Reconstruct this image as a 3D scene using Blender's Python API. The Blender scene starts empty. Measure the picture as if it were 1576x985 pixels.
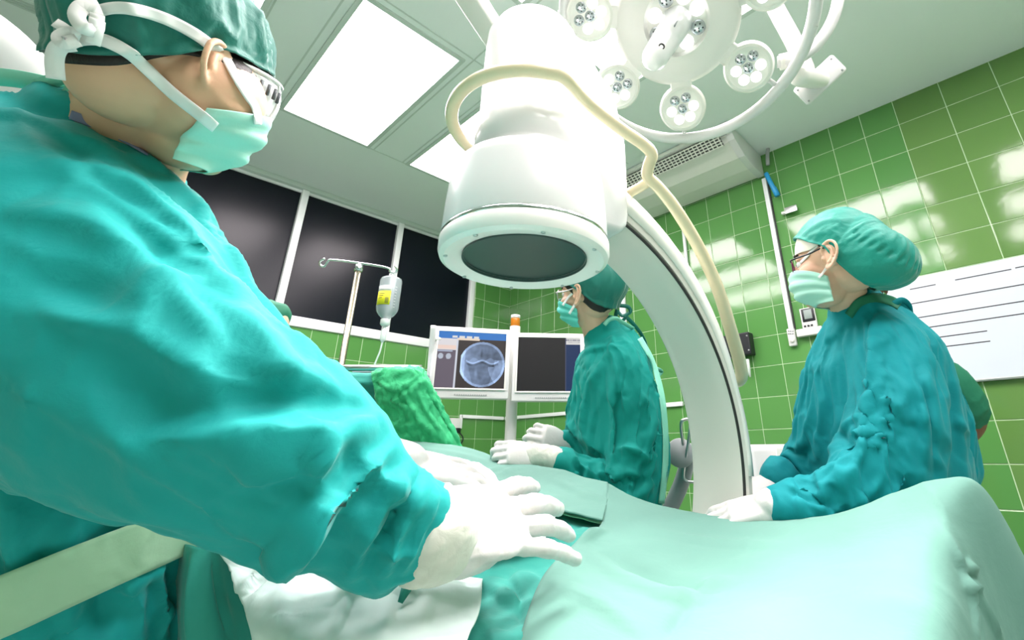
import bpy, bmesh, math, random
import numpy as np
from mathutils import Vector, Matrix
from mathutils.bvhtree import BVHTree

# ------------------------------------------------------------------ camera, world, light, exposure
S = bpy.context.scene
C = S.collection
CAM = np.array([0.0, 0.0, 1.08])                 # eye point, metres above the floor
R = np.array([[0.6775172, -0.7354115, -0.0118463],
              [0.2687706, 0.2625402, -0.9267335],
              [0.6846406, 0.6246940, 0.3755325]])  # rows: right, down, forward
FOC, PX, PY = 722.566, 895.775, 401.185          # calibrated focal length and principal point (1576 x 985)
cd = bpy.data.cameras.new('camera'); cam = bpy.data.objects.new('camera', cd); C.objects.link(cam)
cam.matrix_world = Matrix(((R[0][0], -R[1][0], -R[2][0], CAM[0]), (R[0][1], -R[1][1], -R[2][1], CAM[1]),
                           (R[0][2], -R[1][2], -R[2][2], CAM[2]), (0, 0, 0, 1)))
cd.sensor_fit = 'HORIZONTAL'; cd.sensor_width = 36.0
cd.lens = FOC / 1576 * 36.0
cd.shift_x = (788 - PX) / 1576; cd.shift_y = -(492.5 - PY) / 1576
cd.clip_start = 0.02
S.camera = cam
S.view_settings.view_transform = 'Standard'; S.view_settings.look = 'None'
S.view_settings.gamma = 1.0; S.view_settings.use_curve_mapping = False
S.view_settings.exposure = 0.22
wd = bpy.data.worlds.new('world'); S.world = wd; wd.use_nodes = True
wd.node_tree.nodes['Background'].inputs[0].default_value = (0.75, 0.9, 0.88, 1)
wd.node_tree.nodes['Background'].inputs[1].default_value = 0.25
ROOM_X0, ROOM_X1, ROOM_Y0, ROOM_Y1, CEIL = -1.9, 3.23, -2.3, 4.06, 3.196
PANEL_POWER = 15.0                                 # emission of the ceiling light panels
LAMP_POWER = 3.0                                 # watts of each pod of the surgical light
def area_lamp(name, loc, target, size, watts, col=(1, 1, 1), spread=math.pi):
    l = bpy.data.lights.new(name, 'AREA'); l.energy = watts; l.size = size; l.color = col; l.shape = 'DISK'; l.spread = spread
    o = bpy.data.objects.new(name, l); C.objects.link(o); o.location = loc
    o.rotation_euler = (Vector(target) - Vector(loc)).to_track_quat('-Z', 'Y').to_euler(); return o

rng = np.random.default_rng(7); random.seed(7)
def W(px, py, d):
    """world point seen at a photo pixel, at depth d along the view axis"""
    return CAM + R.T @ np.array([(px - PX) / FOC, (py - PY) / FOC, 1.0]) * d
def VC(x, y, z):
    """direction given as right, down, forward of the camera"""
    v = R.T @ np.array([x, y, z], float); return v / np.linalg.norm(v)
def nz(v): v = np.asarray(v, float); return v / (np.linalg.norm(v) + 1e-12)
def rayhit(px, py, axis, val):
    d = R.T @ np.array([(px - PX) / FOC, (py - PY) / FOC, 1.0]); t = (val - CAM[axis]) / d[axis]; return CAM + d * t

# ------------------------------------------------------------------ materials
def mat(name, col, rough=0.5, metal=0.0, sheen=0.0, bump=None, spec=0.5, emit=None, trans=0.0, ior=1.45, coat=0.0, sss=0.0, vary=0.0, alpha=1.0):
    m = bpy.data.materials.new(name); m.use_nodes = True; nt = m.node_tree; b = nt.nodes['Principled BSDF']
    b.inputs['Base Color'].default_value = (*col, 1); b.inputs['Roughness'].default_value = rough; b.inputs['Metallic'].default_value = metal
    b.inputs['Specular IOR Level'].default_value = spec; b.inputs['IOR'].default_value = ior
    if sheen: b.inputs['Sheen Weight'].default_value = sheen; b.inputs['Sheen Roughness'].default_value = 0.4
    if coat: b.inputs['Coat Weight'].default_value = coat; b.inputs['Coat Roughness'].default_value = 0.08
    if trans: b.inputs['Transmission Weight'].default_value = trans
    if alpha < 1: b.inputs['Alpha'].default_value = alpha
    if sss: b.inputs['Subsurface Weight'].default_value = sss; b.inputs['Subsurface Radius'].default_value = (0.012, 0.005, 0.003)
    if emit: b.inputs['Emission Color'].default_value = (*emit[0], 1); b.inputs['Emission Strength'].default_value = emit[1]
    tc = nt.nodes.new('ShaderNodeTexCoord')
    if vary:
        n = nt.nodes.new('ShaderNodeTexNoise'); n.inputs['Scale'].default_value = 9; n.inputs['Detail'].default_value = 4
        nt.links.new(tc.outputs['Object'], n.inputs['Vector'])
        mx = nt.nodes.new('ShaderNodeMix'); mx.data_type = 'RGBA'
        mx.inputs[6].default_value = (*[c * (1 - vary) for c in col], 1); mx.inputs[7].default_value = (*[min(1, c * (1 + vary)) for c in col], 1)
        nt.links.new(n.outputs['Fac'], mx.inputs[0]); nt.links.new(mx.outputs[2], b.inputs['Base Color'])
    if bump:
        prev = None
        for sc, st, dist in bump:
            n = nt.nodes.new('ShaderNodeTexNoise'); n.inputs['Scale'].default_value = sc; n.inputs['Detail'].default_value = 5
            n.inputs['Distortion'].default_value = 0.6
            nt.links.new(tc.outputs['Object'], n.inputs['Vector'])
            bp = nt.nodes.new('ShaderNodeBump'); bp.inputs['Strength'].default_value = st; bp.inputs['Distance'].default_value = dist
            nt.links.new(n.outputs['Fac'], bp.inputs['Height'])
            if prev: nt.links.new(prev.outputs[0], bp.inputs['Normal'])
            prev = bp
        nt.links.new(prev.outputs[0], b.inputs['Normal'])
    return m
CB = [(14, 0.22, 0.010), (55, 0.18, 0.003), (900, 0.12, 0.0005)]
M = dict(
    gown=mat('gown_teal', (0.010, 0.34, 0.325), 0.70, sheen=0.14, spec=0.25, bump=CB, vary=0.08),
    gown_b=mat('gown_blue_teal', (0.003, 0.25, 0.28), 0.75, sheen=0.06, spec=0.25, bump=CB, vary=0.08),
    gown_c=mat('gown_green_teal', (0.003, 0.26, 0.225), 0.75, sheen=0.06, spec=0.25, bump=CB, vary=0.08),
    sash=mat('sash_lime', (0.42, 0.66, 0.44), 0.7, sheen=0.3, bump=CB),
    tie=mat('tie_mint', (0.22, 0.60, 0.45), 0.7, bump=CB),
    lining=mat('lining_violet', (0.22, 0.25, 0.42), 0.7),
    cap=mat('cap_green', (0.006, 0.155, 0.12), 0.5, sheen=0.3, bump=[(20, 0.3, 0.01), (70, 0.25, 0.004)]),
    cap_b=mat('cap_teal', (0.004, 0.27, 0.21), 0.55, sheen=0.25, bump=[(20, 0.3, 0.01), (70, 0.25, 0.004)]),
    scrub=mat('scrub_green', (0.008, 0.16, 0.085), 0.7, bump=CB),
    drape=mat('drape_mint', (0.145, 0.305, 0.255), 0.78, sheen=0.05, spec=0.3, bump=[(8, 0.3, 0.012), (40, 0.15, 0.003), (700, 0.1, 0.0005)], vary=0.05),
    drape_w=mat('drape_overlit', (0.66, 0.78, 0.74), 0.78, sheen=0.05, spec=0.3, bump=[(8, 0.3, 0.012), (40, 0.15, 0.003)]),  # drape cloth with the lamp's bleaching put into its base colour
    drape_d=mat('drape_teal', (0.03, 0.33, 0.27), 0.7, sheen=0.2, bump=CB),
    towel=mat('towel_green', (0.045, 0.50, 0.21), 0.75, sheen=0.2, bump=[(25, 0.5, 0.012), (80, 0.3, 0.004)]),
    gauze=mat('gauze_white', (0.9, 0.92, 0.9), 0.8, bump=[(60, 0.4, 0.004)]),
    glove=mat('glove_white', (0.66, 0.645, 0.625), 0.42, bump=[(60, 0.35, 0.003), (220, 0.1, 0.0008)], sss=0.1),
    cuff=mat('cuff_cream', (0.66, 0.66, 0.58), 0.6, bump=[(60, 0.35, 0.003)]),
    mask=mat('mask_mint', (0.42, 0.74, 0.63), 0.75, bump=[(300, 0.2, 0.001)]),
    mask_b=mat('mask_aqua', (0.12, 0.60, 0.52), 0.75, bump=[(300, 0.2, 0.001)]),
    strap=mat('strap_white', (0.82, 0.82, 0.80), 0.7),
    band=mat('headband_cream', (0.85, 0.80, 0.70), 0.8),
    skin=mat('skin', (0.70, 0.42, 0.27), 0.5, bump=[(140, 0.08, 0.002)], sss=0.15, vary=0.06),
    skin_l=mat('skin_light', (0.74, 0.46, 0.32), 0.5, bump=[(140, 0.08, 0.002)], sss=0.15, vary=0.05),
    skin_d=mat('skin_dark', (0.22, 0.09, 0.045), 0.5, bump=[(140, 0.08, 0.002)], sss=0.1),
    ear=mat('skin_ear', (0.70, 0.30, 0.20), 0.5, sss=0.2),
    hair=mat('hair_black', (0.018, 0.013, 0.011), 0.5, bump=[(300, 0.5, 0.003)]),
    eye=mat('eye_white', (0.85, 0.85, 0.83), 0.15), iris=mat('iris_brown', (0.03, 0.015, 0.01), 0.1),
    plastic=mat('plastic_white', (0.70, 0.70, 0.69), 0.28, coat=0.3), plastic2=mat('plastic_ivory', (0.80, 0.80, 0.74), 0.32, coat=0.2),
    enamel=mat('enamel_offwhite', (0.82, 0.80, 0.76), 0.3, coat=0.2), armw=mat('enamel_grey_green', (0.62, 0.62, 0.56), 0.33, coat=0.2),
    beige=mat('handle_beige', (0.80, 0.68, 0.46), 0.32, coat=0.25), chrome=mat('chrome', (0.8, 0.82, 0.84), 0.12, 1.0),
    steel=mat('steel', (0.55, 0.56, 0.56), 0.3, 1.0), brass=mat('pole_steel_warm', (0.62, 0.56, 0.42), 0.25, 1.0),
    dark=mat('rubber_dark', (0.02, 0.022, 0.02), 0.5), black=mat('plastic_black', (0.008, 0.01, 0.014), 0.35),
    detector=mat('detector_face', (0.035, 0.06, 0.055), 0.35), grille=mat('grille_dark', (0.05, 0.055, 0.05), 0.6),
    ceil=mat('ceiling_paint', (0.80, 0.87, 0.85), 0.65, bump=[(6, 0.05, 0.01)]), ceil_trim=mat('ceiling_trim', (0.58, 0.66, 0.62), 0.5),
    grout=mat('grout', (0.50, 0.66, 0.42), 0.8), wall_back=mat('wall_paint', (0.22, 0.30, 0.22), 0.7),
    floor=mat('floor_vinyl', (0.42, 0.50, 0.46), 0.4, vary=0.1),
    frame=mat('window_frame_white', (0.80, 0.83, 0.83), 0.4), glass=mat('window_pane_black', (0.003, 0.005, 0.010), 0.26, spec=0.3),
    panel=mat('light_panel', (0.9, 0.9, 0.9), 0.5, emit=((1.0, 0.895, 0.92), PANEL_POWER)),
    lens=mat('lamp_lens_lit', (0.9, 0.9, 0.92), 0.1, emit=((1, 1, 1), 1.6)), lens_d=mat('lamp_lens_cluster', (0.62, 0.64, 0.68), 0.12, 0.6),
    pod=mat('lamp_pod_face', (0.80, 0.80, 0.80), 0.2, coat=0.5), led=mat('led_dark', (0.05, 0.05, 0.06), 0.2, 0.5),
    board=mat('whiteboard', (0.60, 0.66, 0.72), 0.25, coat=0.4), ink=mat('ink', (0.05, 0.05, 0.06), 0.7),
    blue=mat('hose_blue', (0.02, 0.30, 0.62), 0.35), grey=mat('plastic_grey', (0.32, 0.34, 0.34), 0.45),
    bag=mat('bottle_clear', (0.75, 0.85, 0.88), 0.08, alpha=0.34), liquid=mat('bottle_liquid', (0.10, 0.14, 0.16), 0.1, alpha=0.45), yellow=mat('label_yellow', (0.85, 0.78, 0.02), 0.6),
    white=mat('label_white', (0.85, 0.85, 0.83), 0.6), tube=mat('drip_tube', (0.75, 0.82, 0.80), 0.2, alpha=0.75),
    amber=mat('beacon_amber', (0.45, 0.15, 0.01), 0.15, emit=((0.9, 0.3, 0.02), 0.06)),
    goggle=mat('goggle_clear', (0.85, 0.88, 0.88), 0.12, alpha=0.72), slot=mat('vent_slot', (0.10, 0.11, 0.12), 0.6),
    pink=mat('glasses_rim_plum', (0.16, 0.02, 0.08), 0.3), lensg=mat('glasses_lens', (0.8, 0.85, 0.85), 0.05, alpha=0.18),
    lcd=mat('lcd_grey', (0.28, 0.34, 0.32), 0.3), tray=mat('tray_blue_grey', (0.45, 0.54, 0.60), 0.35),
)
def tile_mat(name, a, b):
    m = mat(name, a, 0.10, coat=0.35, bump=[(7, 0.10, 0.012)]); nt = m.node_tree; bs = nt.nodes['Principled BSDF']
    oi = nt.nodes.new('ShaderNodeObjectInfo'); mx = nt.nodes.new('ShaderNodeMix'); mx.data_type = 'RGBA'
    mx.inputs[6].default_value = (*a, 1); mx.inputs[7].default_value = (*b, 1)
    nt.links.new(oi.outputs['Random'], mx.inputs[0]); nt.links.new(mx.outputs[2], bs.inputs['Base Color']); return m
M['tile'] = tile_mat('tile_green', (0.082, 0.245, 0.062), (0.098, 0.28, 0.072))
M['tile2'] = tile_mat('tile_olive', (0.105, 0.225, 0.055), (0.13, 0.26, 0.07))
def emission_attr(name, strength):
    m = bpy.data.materials.new(name); m.use_nodes = True; nt = m.node_tree; b = nt.nodes['Principled BSDF']
    a = nt.nodes.new('ShaderNodeAttribute'); a.attribute_name = 'picture'
    b.inputs['Base Color'].default_value = (0.01, 0.01, 0.01, 1); b.inputs['Roughness'].default_value = 0.4; b.inputs['Specular IOR Level'].default_value = 0.15
    nt.links.new(a.outputs['Color'], b.inputs['Emission Color']); b.inputs['Emission Strength'].default_value = strength; return m
M['screen'] = emission_attr('screen_picture', 1.0)

# ------------------------------------------------------------------ mesh helpers
def cat(parts):
    v, f, n = [], [], 0
    for pv, pf in parts:
        v.append(np.asarray(pv, float)); f += [tuple(i + n for i in q) for q in pf]; n += len(pv)
    return np.concatenate(v), f
def place(o, parent):
    if parent is not None: o.parent = parent
def obj(name, vf, m, parent=None, smooth=True, auto=None):
    """one mesh object from world-space vertices; its origin goes to its own base, or to its parent's"""
    v, f = vf; v = np.asarray(v, float)
    if parent is None: off = np.array([(v[:, 0].min() + v[:, 0].max()) / 2, (v[:, 1].min() + v[:, 1].max()) / 2, v[:, 2].min()])
    else: off = np.array(parent['_w'])
    me = bpy.data.meshes.new(name); me.from_pydata((v - off).tolist(), [], f); me.update()
    me.materials.append(m)
    if smooth:
        me.polygons.foreach_set('use_smooth', [True] * len(me.polygons))
        if auto is not None:
            bm = bmesh.new(); bm.from_mesh(me)
            for e in bm.edges:
                if len(e.link_faces) == 2 and e.calc_face_angle(0) > auto: e.smooth = False
            bm.to_mesh(me); bm.free()
    o = bpy.data.objects.new(name, me); C.objects.link(o)
    if parent is not None:
        o.parent = parent; o.location = (0, 0, 0); o['_w'] = list(parent['_w'])
    else: o.location = off; o['_w'] = list(off)
    return o
def tag(o, label, cat_, group=None):
    o['label'] = label; o['category'] = cat_
    if group: o['group'] = group
    return o
def thing(name, label, cat_, loc, group=None):
    o = bpy.data.objects.new(name, None); C.objects.link(o); o.location = loc; o['_w'] = [float(x) for x in loc]
    o.empty_display_size = 0.1
    return tag(o, label, cat_, group)
def lab(o, s): o['label'] = s; return o
def struct(o): o['kind'] = 'structure'; return o
def box(c, x, y, z, hx, hy, hz, bev=0.0):
    """box from centre, three unit axes and half sizes, optionally with chamfered edges"""
    c, x, y, z = map(lambda a: np.asarray(a, float), (c, x, y, z))
    if bev <= 0:
        v = [c + sx * hx * x + sy * hy * y + sz * hz * z for sz in (-1, 1) for sy in (-1, 1) for sx in (-1, 1)]
        return np.array(v), [(0, 2, 3, 1), (4, 5, 7, 6), (0, 1, 5, 4), (2, 6, 7, 3), (0, 4, 6, 2), (1, 3, 7, 5)]
    bm = bmesh.new(); bmesh.ops.create_cube(bm, size=2.0)
    for q in bm.verts: q.co = Vector((q.co.x * hx, q.co.y * hy, q.co.z * hz))
    bmesh.ops.bevel(bm, geom=list(bm.edges), offset=bev, segments=3, affect='EDGES', profile=0.5)
    bm.verts.index_update()
    v = np.array([c + q.co.x * x + q.co.y * y + q.co.z * z for q in bm.verts]); f = [tuple(w.index for w in p.verts) for p in bm.faces]
    bm.free(); return v, f
EX, EY, EZ = np.eye(3)
def abox(lo, hi, bev=0.0):
    lo, hi = np.array(lo, float), np.array(hi, float); c = (lo + hi) / 2; h = (hi - lo) / 2
    return box(c, EX, EY, EZ, *h, bev)
def cr(P, n):
    """Catmull-Rom through the rows of P, n samples per span"""
    P = np.asarray(P, float); Q = np.vstack([2 * P[0] - P[1], P, 2 * P[-1] - P[-2]]); out = []
    for i in range(1, len(Q) - 2):
        for t in np.arange(n) / n:
            a, b, c, d = Q[i - 1], Q[i], Q[i + 1], Q[i + 2]
            out.append(0.5 * (2 * b + (c - a) * t + (2 * a - 5 * b + 4 * c - d) * t * t + (3 * b - a - 3 * c + d) * t ** 3))
    out.append(P[-1]); return np.array(out)
def frames(P, ref=None):
    T = np.gradient(P, axis=0); T /= np.linalg.norm(T, axis=1)[:, None] + 1e-12
    if ref is None:
        ref = EZ if abs(T[0][2]) < 0.9 else EX
    A = []; a = np.asarray(ref, float)
    for t in T:
        a = a - t * (a @ t)
        if np.linalg.norm(a) < 1e-6: a = np.cross(t, [0.3, 0.5, 0.8])
        a = a / np.linalg.norm(a); A.append(a.copy())
    A = np.array(A); return T, A, np.cross(T, A)
def loft(P, ra, rb=None, seg=24, ref=None, mod=None, caps=True, p=2.0):
    P = np.asarray(P, float); n = len(P); ra = np.broadcast_to(np.asarray(ra, float), n); rb = ra if rb is None else np.broadcast_to(np.asarray(rb, float), n)
    T, A, B = frames(P, ref); th = np.arange(seg) / seg * 2 * np.pi
    c, s = np.cos(th), np.sin(th)
    if p != 2.0: c, s = np.sign(c) * abs(c) ** (2 / p), np.sign(s) * abs(s) ** (2 / p)
    k = np.ones((n, seg)) if mod is None else mod(np.linspace(0, 1, n)[:, None], th[None, :])
    V = P[:, None] + A[:, None] * (ra[:, None] * c * k)[..., None] + B[:, None] * (rb[:, None] * s * k)[..., None]
    V = V.reshape(-1, 3); F = []
    for i in range(n - 1):
        for j in range(seg):
            j2 = (j + 1) % seg; F.append((i * seg + j, i * seg + j2, (i + 1) * seg + j2, (i + 1) * seg + j))
    if caps:
        F.append(tuple(range(seg))[::-1]); F.append(tuple((n - 1) * seg + j for j in range(seg)))
    return V, F
def limb(pts, n=6, seg=24, ref=None, mod=None, p=2.0):
    """tapered closed tube; pts rows are x,y,z,ra[,rb]; rounded ends"""
    a = np.array([list(q) + ([q[3]] if len(q) == 4 else []) for q in pts], float); q = cr(a, n)
    q[:, 3:] = np.maximum(q[:, 3:], 0.001)
    d0, d1 = nz(q[0, :3] - q[1, :3]), nz(q[-1, :3] - q[-2, :3])
    pre = [np.concatenate([q[0, :3] + d0 * q[0, 3:].min() * np.sin(t), q[0, 3:] * np.cos(t)]) for t in (1.45, 1.1, 0.7, 0.35)]
    post = [np.concatenate([q[-1, :3] + d1 * q[-1, 3:].min() * np.sin(t), q[-1, 3:] * np.cos(t)]) for t in (0.35, 0.7, 1.1, 1.45)]
    q = np.vstack([pre, q, post])
    return loft(q[:, :3], q[:, 3], q[:, 4], seg, ref, mod, True, p)
def tube(P, r, seg=10, n=8, ref=None, smoothpath=True):
    P = np.asarray(P, float); P = cr(P, n) if smoothpath and len(P) > 2 else P
    return loft(P, r, None, seg, ref)
def rod(a, b, r, seg=12, r2=None): return loft(np.array([a, b]), [r, r if r2 is None else r2], None, seg)
def ell(c, ax, rad, nu=20, nv=12):
    c = np.asarray(c, float); V = [c + ax[2] * rad[2]]; F = []
    for i in range(1, nv):
        t = np.pi * i / nv
        for j in range(nu):
            q = 2 * np.pi * j / nu; V.append(c + ax[0] * rad[0] * np.sin(t) * np.cos(q) + ax[1] * rad[1] * np.sin(t) * np.sin(q) + ax[2] * rad[2] * np.cos(t))
    V.append(c - ax[2] * rad[2]); b = len(V) - 1
    for j in range(nu):
        j2 = (j + 1) % nu; F.append((0, 1 + j, 1 + j2)); F.append((b, 1 + (nv - 2) * nu + j2, 1 + (nv - 2) * nu + j))
        for i in range(nv - 2): a = 1 + i * nu; F.append((a + j, a + nu + j, a + nu + j2, a + j2))
    return np.array(V), F
def lathe(c, ax, prof, seg=64, caps=True):
    """profile rows (radius, distance along ax), revolved about ax through c"""
    ax = nz(ax); a = nz(np.cross(ax, EX if abs(ax[0]) < 0.8 else EY)); b = np.cross(ax, a); V = []; F = []
    for r, h in prof:
        for j in range(seg):
            t = 2 * np.pi * j / seg; V.append(c + ax * h + (a * np.cos(t) + b * np.sin(t)) * r)
    for i in range(len(prof) - 1):
        for j in range(seg):
            j2 = (j + 1) % seg; F.append((i * seg + j, i * seg + j2, (i + 1) * seg + j2, (i + 1) * seg + j))
    if caps and prof[0][0] > 1e-5: F.append(tuple(range(seg))[::-1])
    if caps and prof[-1][0] > 1e-5: F.append(tuple((len(prof) - 1) * seg + j for j in range(seg)))
    return np.array(V), F
def slab(poly, n, th):
    """flat polygon given a thickness th along n"""
    poly = np.asarray(poly, float); k = len(poly); v = np.vstack([poly, poly + np.asarray(n) * th])
    return v, [tuple(range(k))[::-1], tuple(range(k, 2 * k))] + [(i, (i + 1) % k, k + (i + 1) % k, k + i) for i in range(k)]
def grid_surf(G, th=0.0, n=None):
    """surface from a (rows, cols, 3) net; th gives it a thickness along its normals"""
    a, b, _ = G.shape; V = G.reshape(-1, 3)
    F = [(i * b + j, i * b + j + 1, (i + 1) * b + j + 1, (i + 1) * b + j) for i in range(a - 1) for j in range(b - 1)]
    if th:
        du = np.gradient(G, axis=0); dv = np.gradient(G, axis=1); N = np.cross(dv, du); N /= np.linalg.norm(N, axis=2)[..., None] + 1e-12
        V2 = (G - N * th).reshape(-1, 3); o = a * b
        F += [tuple(reversed([q + o for q in f])) for f in F]
        ring = [j for j in range(b)] + [i * b + b - 1 for i in range(1, a)] + [(a - 1) * b + j for j in range(b - 2, -1, -1)] + [i * b for i in range(a - 2, 0, -1)]
        for k in range(len(ring)):
            p, q = ring[k], ring[(k + 1) % len(ring)]; F.append((q, p, p + o, q + o))
        V = np.vstack([V, V2])
    return V, F
def net(rows, nu, nv):
    """dense net through a coarse control net (rows of points)"""
    G = np.array(rows, float); G = np.stack([cr(G[i], nv) for i in range(len(G))]); return np.stack([cr(G[:, j], nu) for j in range(G.shape[1])], axis=1)
# ---- vectorised noise
_perm = rng.permutation(256); _perm = np.concatenate([_perm, _perm, _perm]); _grad = rng.normal(size=(256, 3)); _grad /= np.linalg.norm(_grad, axis=1)[:, None]
def noise(P):
    P = np.asarray(P, float); I = np.floor(P).astype(int); f = P - I; u = f * f * f * (f * (f * 6 - 15) + 10); out = 0
    I &= 255
    for dx in (0, 1):
        for dy in (0, 1):
            for dz in (0, 1):
                h = _perm[_perm[_perm[(I[..., 0] + dx) & 255] + ((I[..., 1] + dy) & 255)] + ((I[..., 2] + dz) & 255)]
                g = _grad[h]; w = (u[..., 0] if dx else 1 - u[..., 0]) * (u[..., 1] if dy else 1 - u[..., 1]) * (u[..., 2] if dz else 1 - u[..., 2])
                out = out + w * ((f[..., 0] - dx) * g[..., 0] + (f[..., 1] - dy) * g[..., 1] + (f[..., 2] - dz) * g[..., 2])
    return out * 1.6
def ridge(P): return 1 - np.abs(noise(P)) * 2
def warp(P, s, a): return P + a * np.stack([noise(P / s + 11.3), noise(P / s + 47.1), noise(P / s + 83.7)], -1)
def vnormals(v, f):
    N = np.zeros_like(v)
    q = np.array([(a[0], a[1], a[2]) for a in f] + [(a[0], a[2], a[3]) for a in f if len(a) == 4])
    n = np.cross(v[q[:, 1]] - v[q[:, 0]], v[q[:, 2]] - v[q[:, 0]])
    for k in range(3): np.add.at(N, q[:, k], n)
    return N / (np.linalg.norm(N, axis=1)[:, None] + 1e-12)
def remesh(parts, voxel, smooth=4):
    v, f = cat(parts); me = bpy.data.meshes.new('tmp'); me.from_pydata(v.tolist(), [], f); me.update()
    bm = bmesh.new(); bm.from_mesh(me); bmesh.ops.recalc_face_normals(bm, faces=bm.faces); bm.to_mesh(me); bm.free()
    o = bpy.data.objects.new('tmp', me); C.objects.link(o)
    md = o.modifiers.new('r', 'REMESH'); md.mode = 'VOXEL'; md.voxel_size = voxel
    if smooth: s = o.modifiers.new('s', 'SMOOTH'); s.factor = 0.5; s.iterations = smooth
    dg = bpy.context.evaluated_depsgraph_get(); ev = o.evaluated_get(dg); m2 = ev.to_mesh()
    V = np.zeros(len(m2.vertices) * 3); m2.vertices.foreach_get('co', V); V = V.reshape(-1, 3); F = [tuple(p.vertices) for p in m2.polygons]
    ev.to_mesh_clear(); bpy.data.objects.remove(o); bpy.data.meshes.remove(me); return V, F
def bvh(vf): return BVHTree.FromPolygons([Vector(x) for x in vf[0]], vf[1])
def see(tree, px, py):
    d = Vector(R.T @ np.array([(px - PX) / FOC, (py - PY) / FOC, 1.0])).normalized(); h = tree.ray_cast(Vector(CAM), d)
    return (np.array(h[0]), np.array(h[1])) if h[0] is not None else (None, None)
def folds(vf, strokes, tree=None, gain=1.0):
    """press folds into a cloth: every stroke is a line on the cloth (photo pixels), with half width, height (m) and steepness of one flank"""
    v, f = vf; v = np.array(v); N = vnormals(v, f); tree = tree or bvh((v, f)); D = np.zeros(len(v))
    for pts, w, h, sk in strokes:
        q = []
        for p in cr(np.array(pts, float), 24):
            a, n = see(tree, p[0], p[1])
            if a is not None: q.append(a)
        if len(q) < 3: continue
        z = np.array([(a - CAM) @ R[2] for a in q]); cut = [0] + list(np.where(np.abs(np.diff(z)) > .022)[0] + 1) + [len(q)]; m_ = int(np.argmax(np.diff(cut))); q = q[cut[m_]:cut[m_ + 1]]
        if len(q) < 3: continue
        q = np.array(q); lo, hi = q.min(0) - 4 * w, q.max(0) + 4 * w
        idx = np.where(((v > lo) & (v < hi)).all(1))[0]
        if len(idx) == 0: continue
        X = v[idx]; d2 = ((X[:, None] - q[None]) ** 2).sum(-1); j = d2.argmin(1); dist = np.sqrt(d2.min(1))
        t = np.gradient(q, axis=0); t /= np.linalg.norm(t, axis=1)[:, None] + 1e-9
        rel = X - q[j]; nn = N[idx]; across = (rel * np.cross(t[j], nn)).sum(1) / w
        off = (rel * nn).sum(1); s = j / (len(q) - 1); env = np.sin(np.pi * np.clip(s * 0.94 + 0.03, 0, 1)) ** 0.7
        along = (rel * t[j]).sum(1) / w
        g = np.where(across > 0, np.exp(-(across / (1 - 0.6 * sk)) ** 2), np.exp(-(across / (1 + 0.6 * sk)) ** 2)) * np.exp(-(np.maximum(0, np.abs(along) - 0.3)) ** 2) * (np.abs(off) < 3 * w)
        D[idx] += h * gain * env * g
    return v + N * D[:, None], f
def crumple(vf, amp=0.004, scale=0.09, stretch=None, seed=0, fine=0.4):
    """random cloth wrinkles: warped ridges at three sizes; stretch = (axis, factor) draws them out along an axis"""
    v, f = vf; v = np.array(v); N = vnormals(v, f); P = v + seed * 7.31
    if stretch is not None:
        a, k = nz(stretch[0]), stretch[1]; P = P - np.outer(P @ a, a) * (1 - 1 / k)
    Q = warp(P, scale * 1.6, scale * 0.5)
    D = (np.maximum(ridge(Q / scale), 0) ** 2 - 0.35) * amp + (np.maximum(ridge(Q / (scale * 0.45) + 5.2), 0) ** 3 - 0.3) * amp * fine + noise(P / (scale * 3)) * amp * 1.6
    return v + N * D[:, None], f
def facet(vf, cell=.05, slope=.2, stretch=None, seed=1, sharp=16.0):
    """crisp cloth creases: the cloth breaks into irregular, nearly flat facets that meet along soft edges"""
    from mathutils.kdtree import KDTree
    v, f = vf; v = np.array(v); N = vnormals(v, f); P = v.copy()
    if stretch is not None: a, k = nz(stretch[0]), stretch[1]; P = P - np.outer(P @ a, a) * (1 - 1 / k)
    P = warp(P, cell * 2.5, cell * .35) / cell; r = np.random.default_rng(seed); lo, hi = P.min(0) - 1, P.max(0) + 1
    key = np.unique(np.floor(P).astype(int), axis=0); nb = np.unique(np.concatenate([key + np.array(o) for o in ((0, 0, 0), (1, 0, 0), (-1, 0, 0), (0, 1, 0), (0, -1, 0), (0, 0, 1), (0, 0, -1))]), axis=0)
    sd = nb + r.random(nb.shape); g = r.normal(size=nb.shape); g /= np.linalg.norm(g, axis=1)[:, None]; kd = KDTree(len(sd))
    for i, q in enumerate(sd): kd.insert(q, i)
    kd.balance(); D = np.zeros(len(v))
    for i, q in enumerate(P):
        h = kd.find_n(q, 3); d0 = h[0][2]; w = [math.exp(-sharp * (t[2] - d0)) for t in h]; W_ = sum(w)
        D[i] = sum(wi * float(g[t[1]] @ (q - sd[t[1]])) for wi, t in zip(w, h)) / W_
    return v + N * (D * slope * cell)[:, None], f
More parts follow.
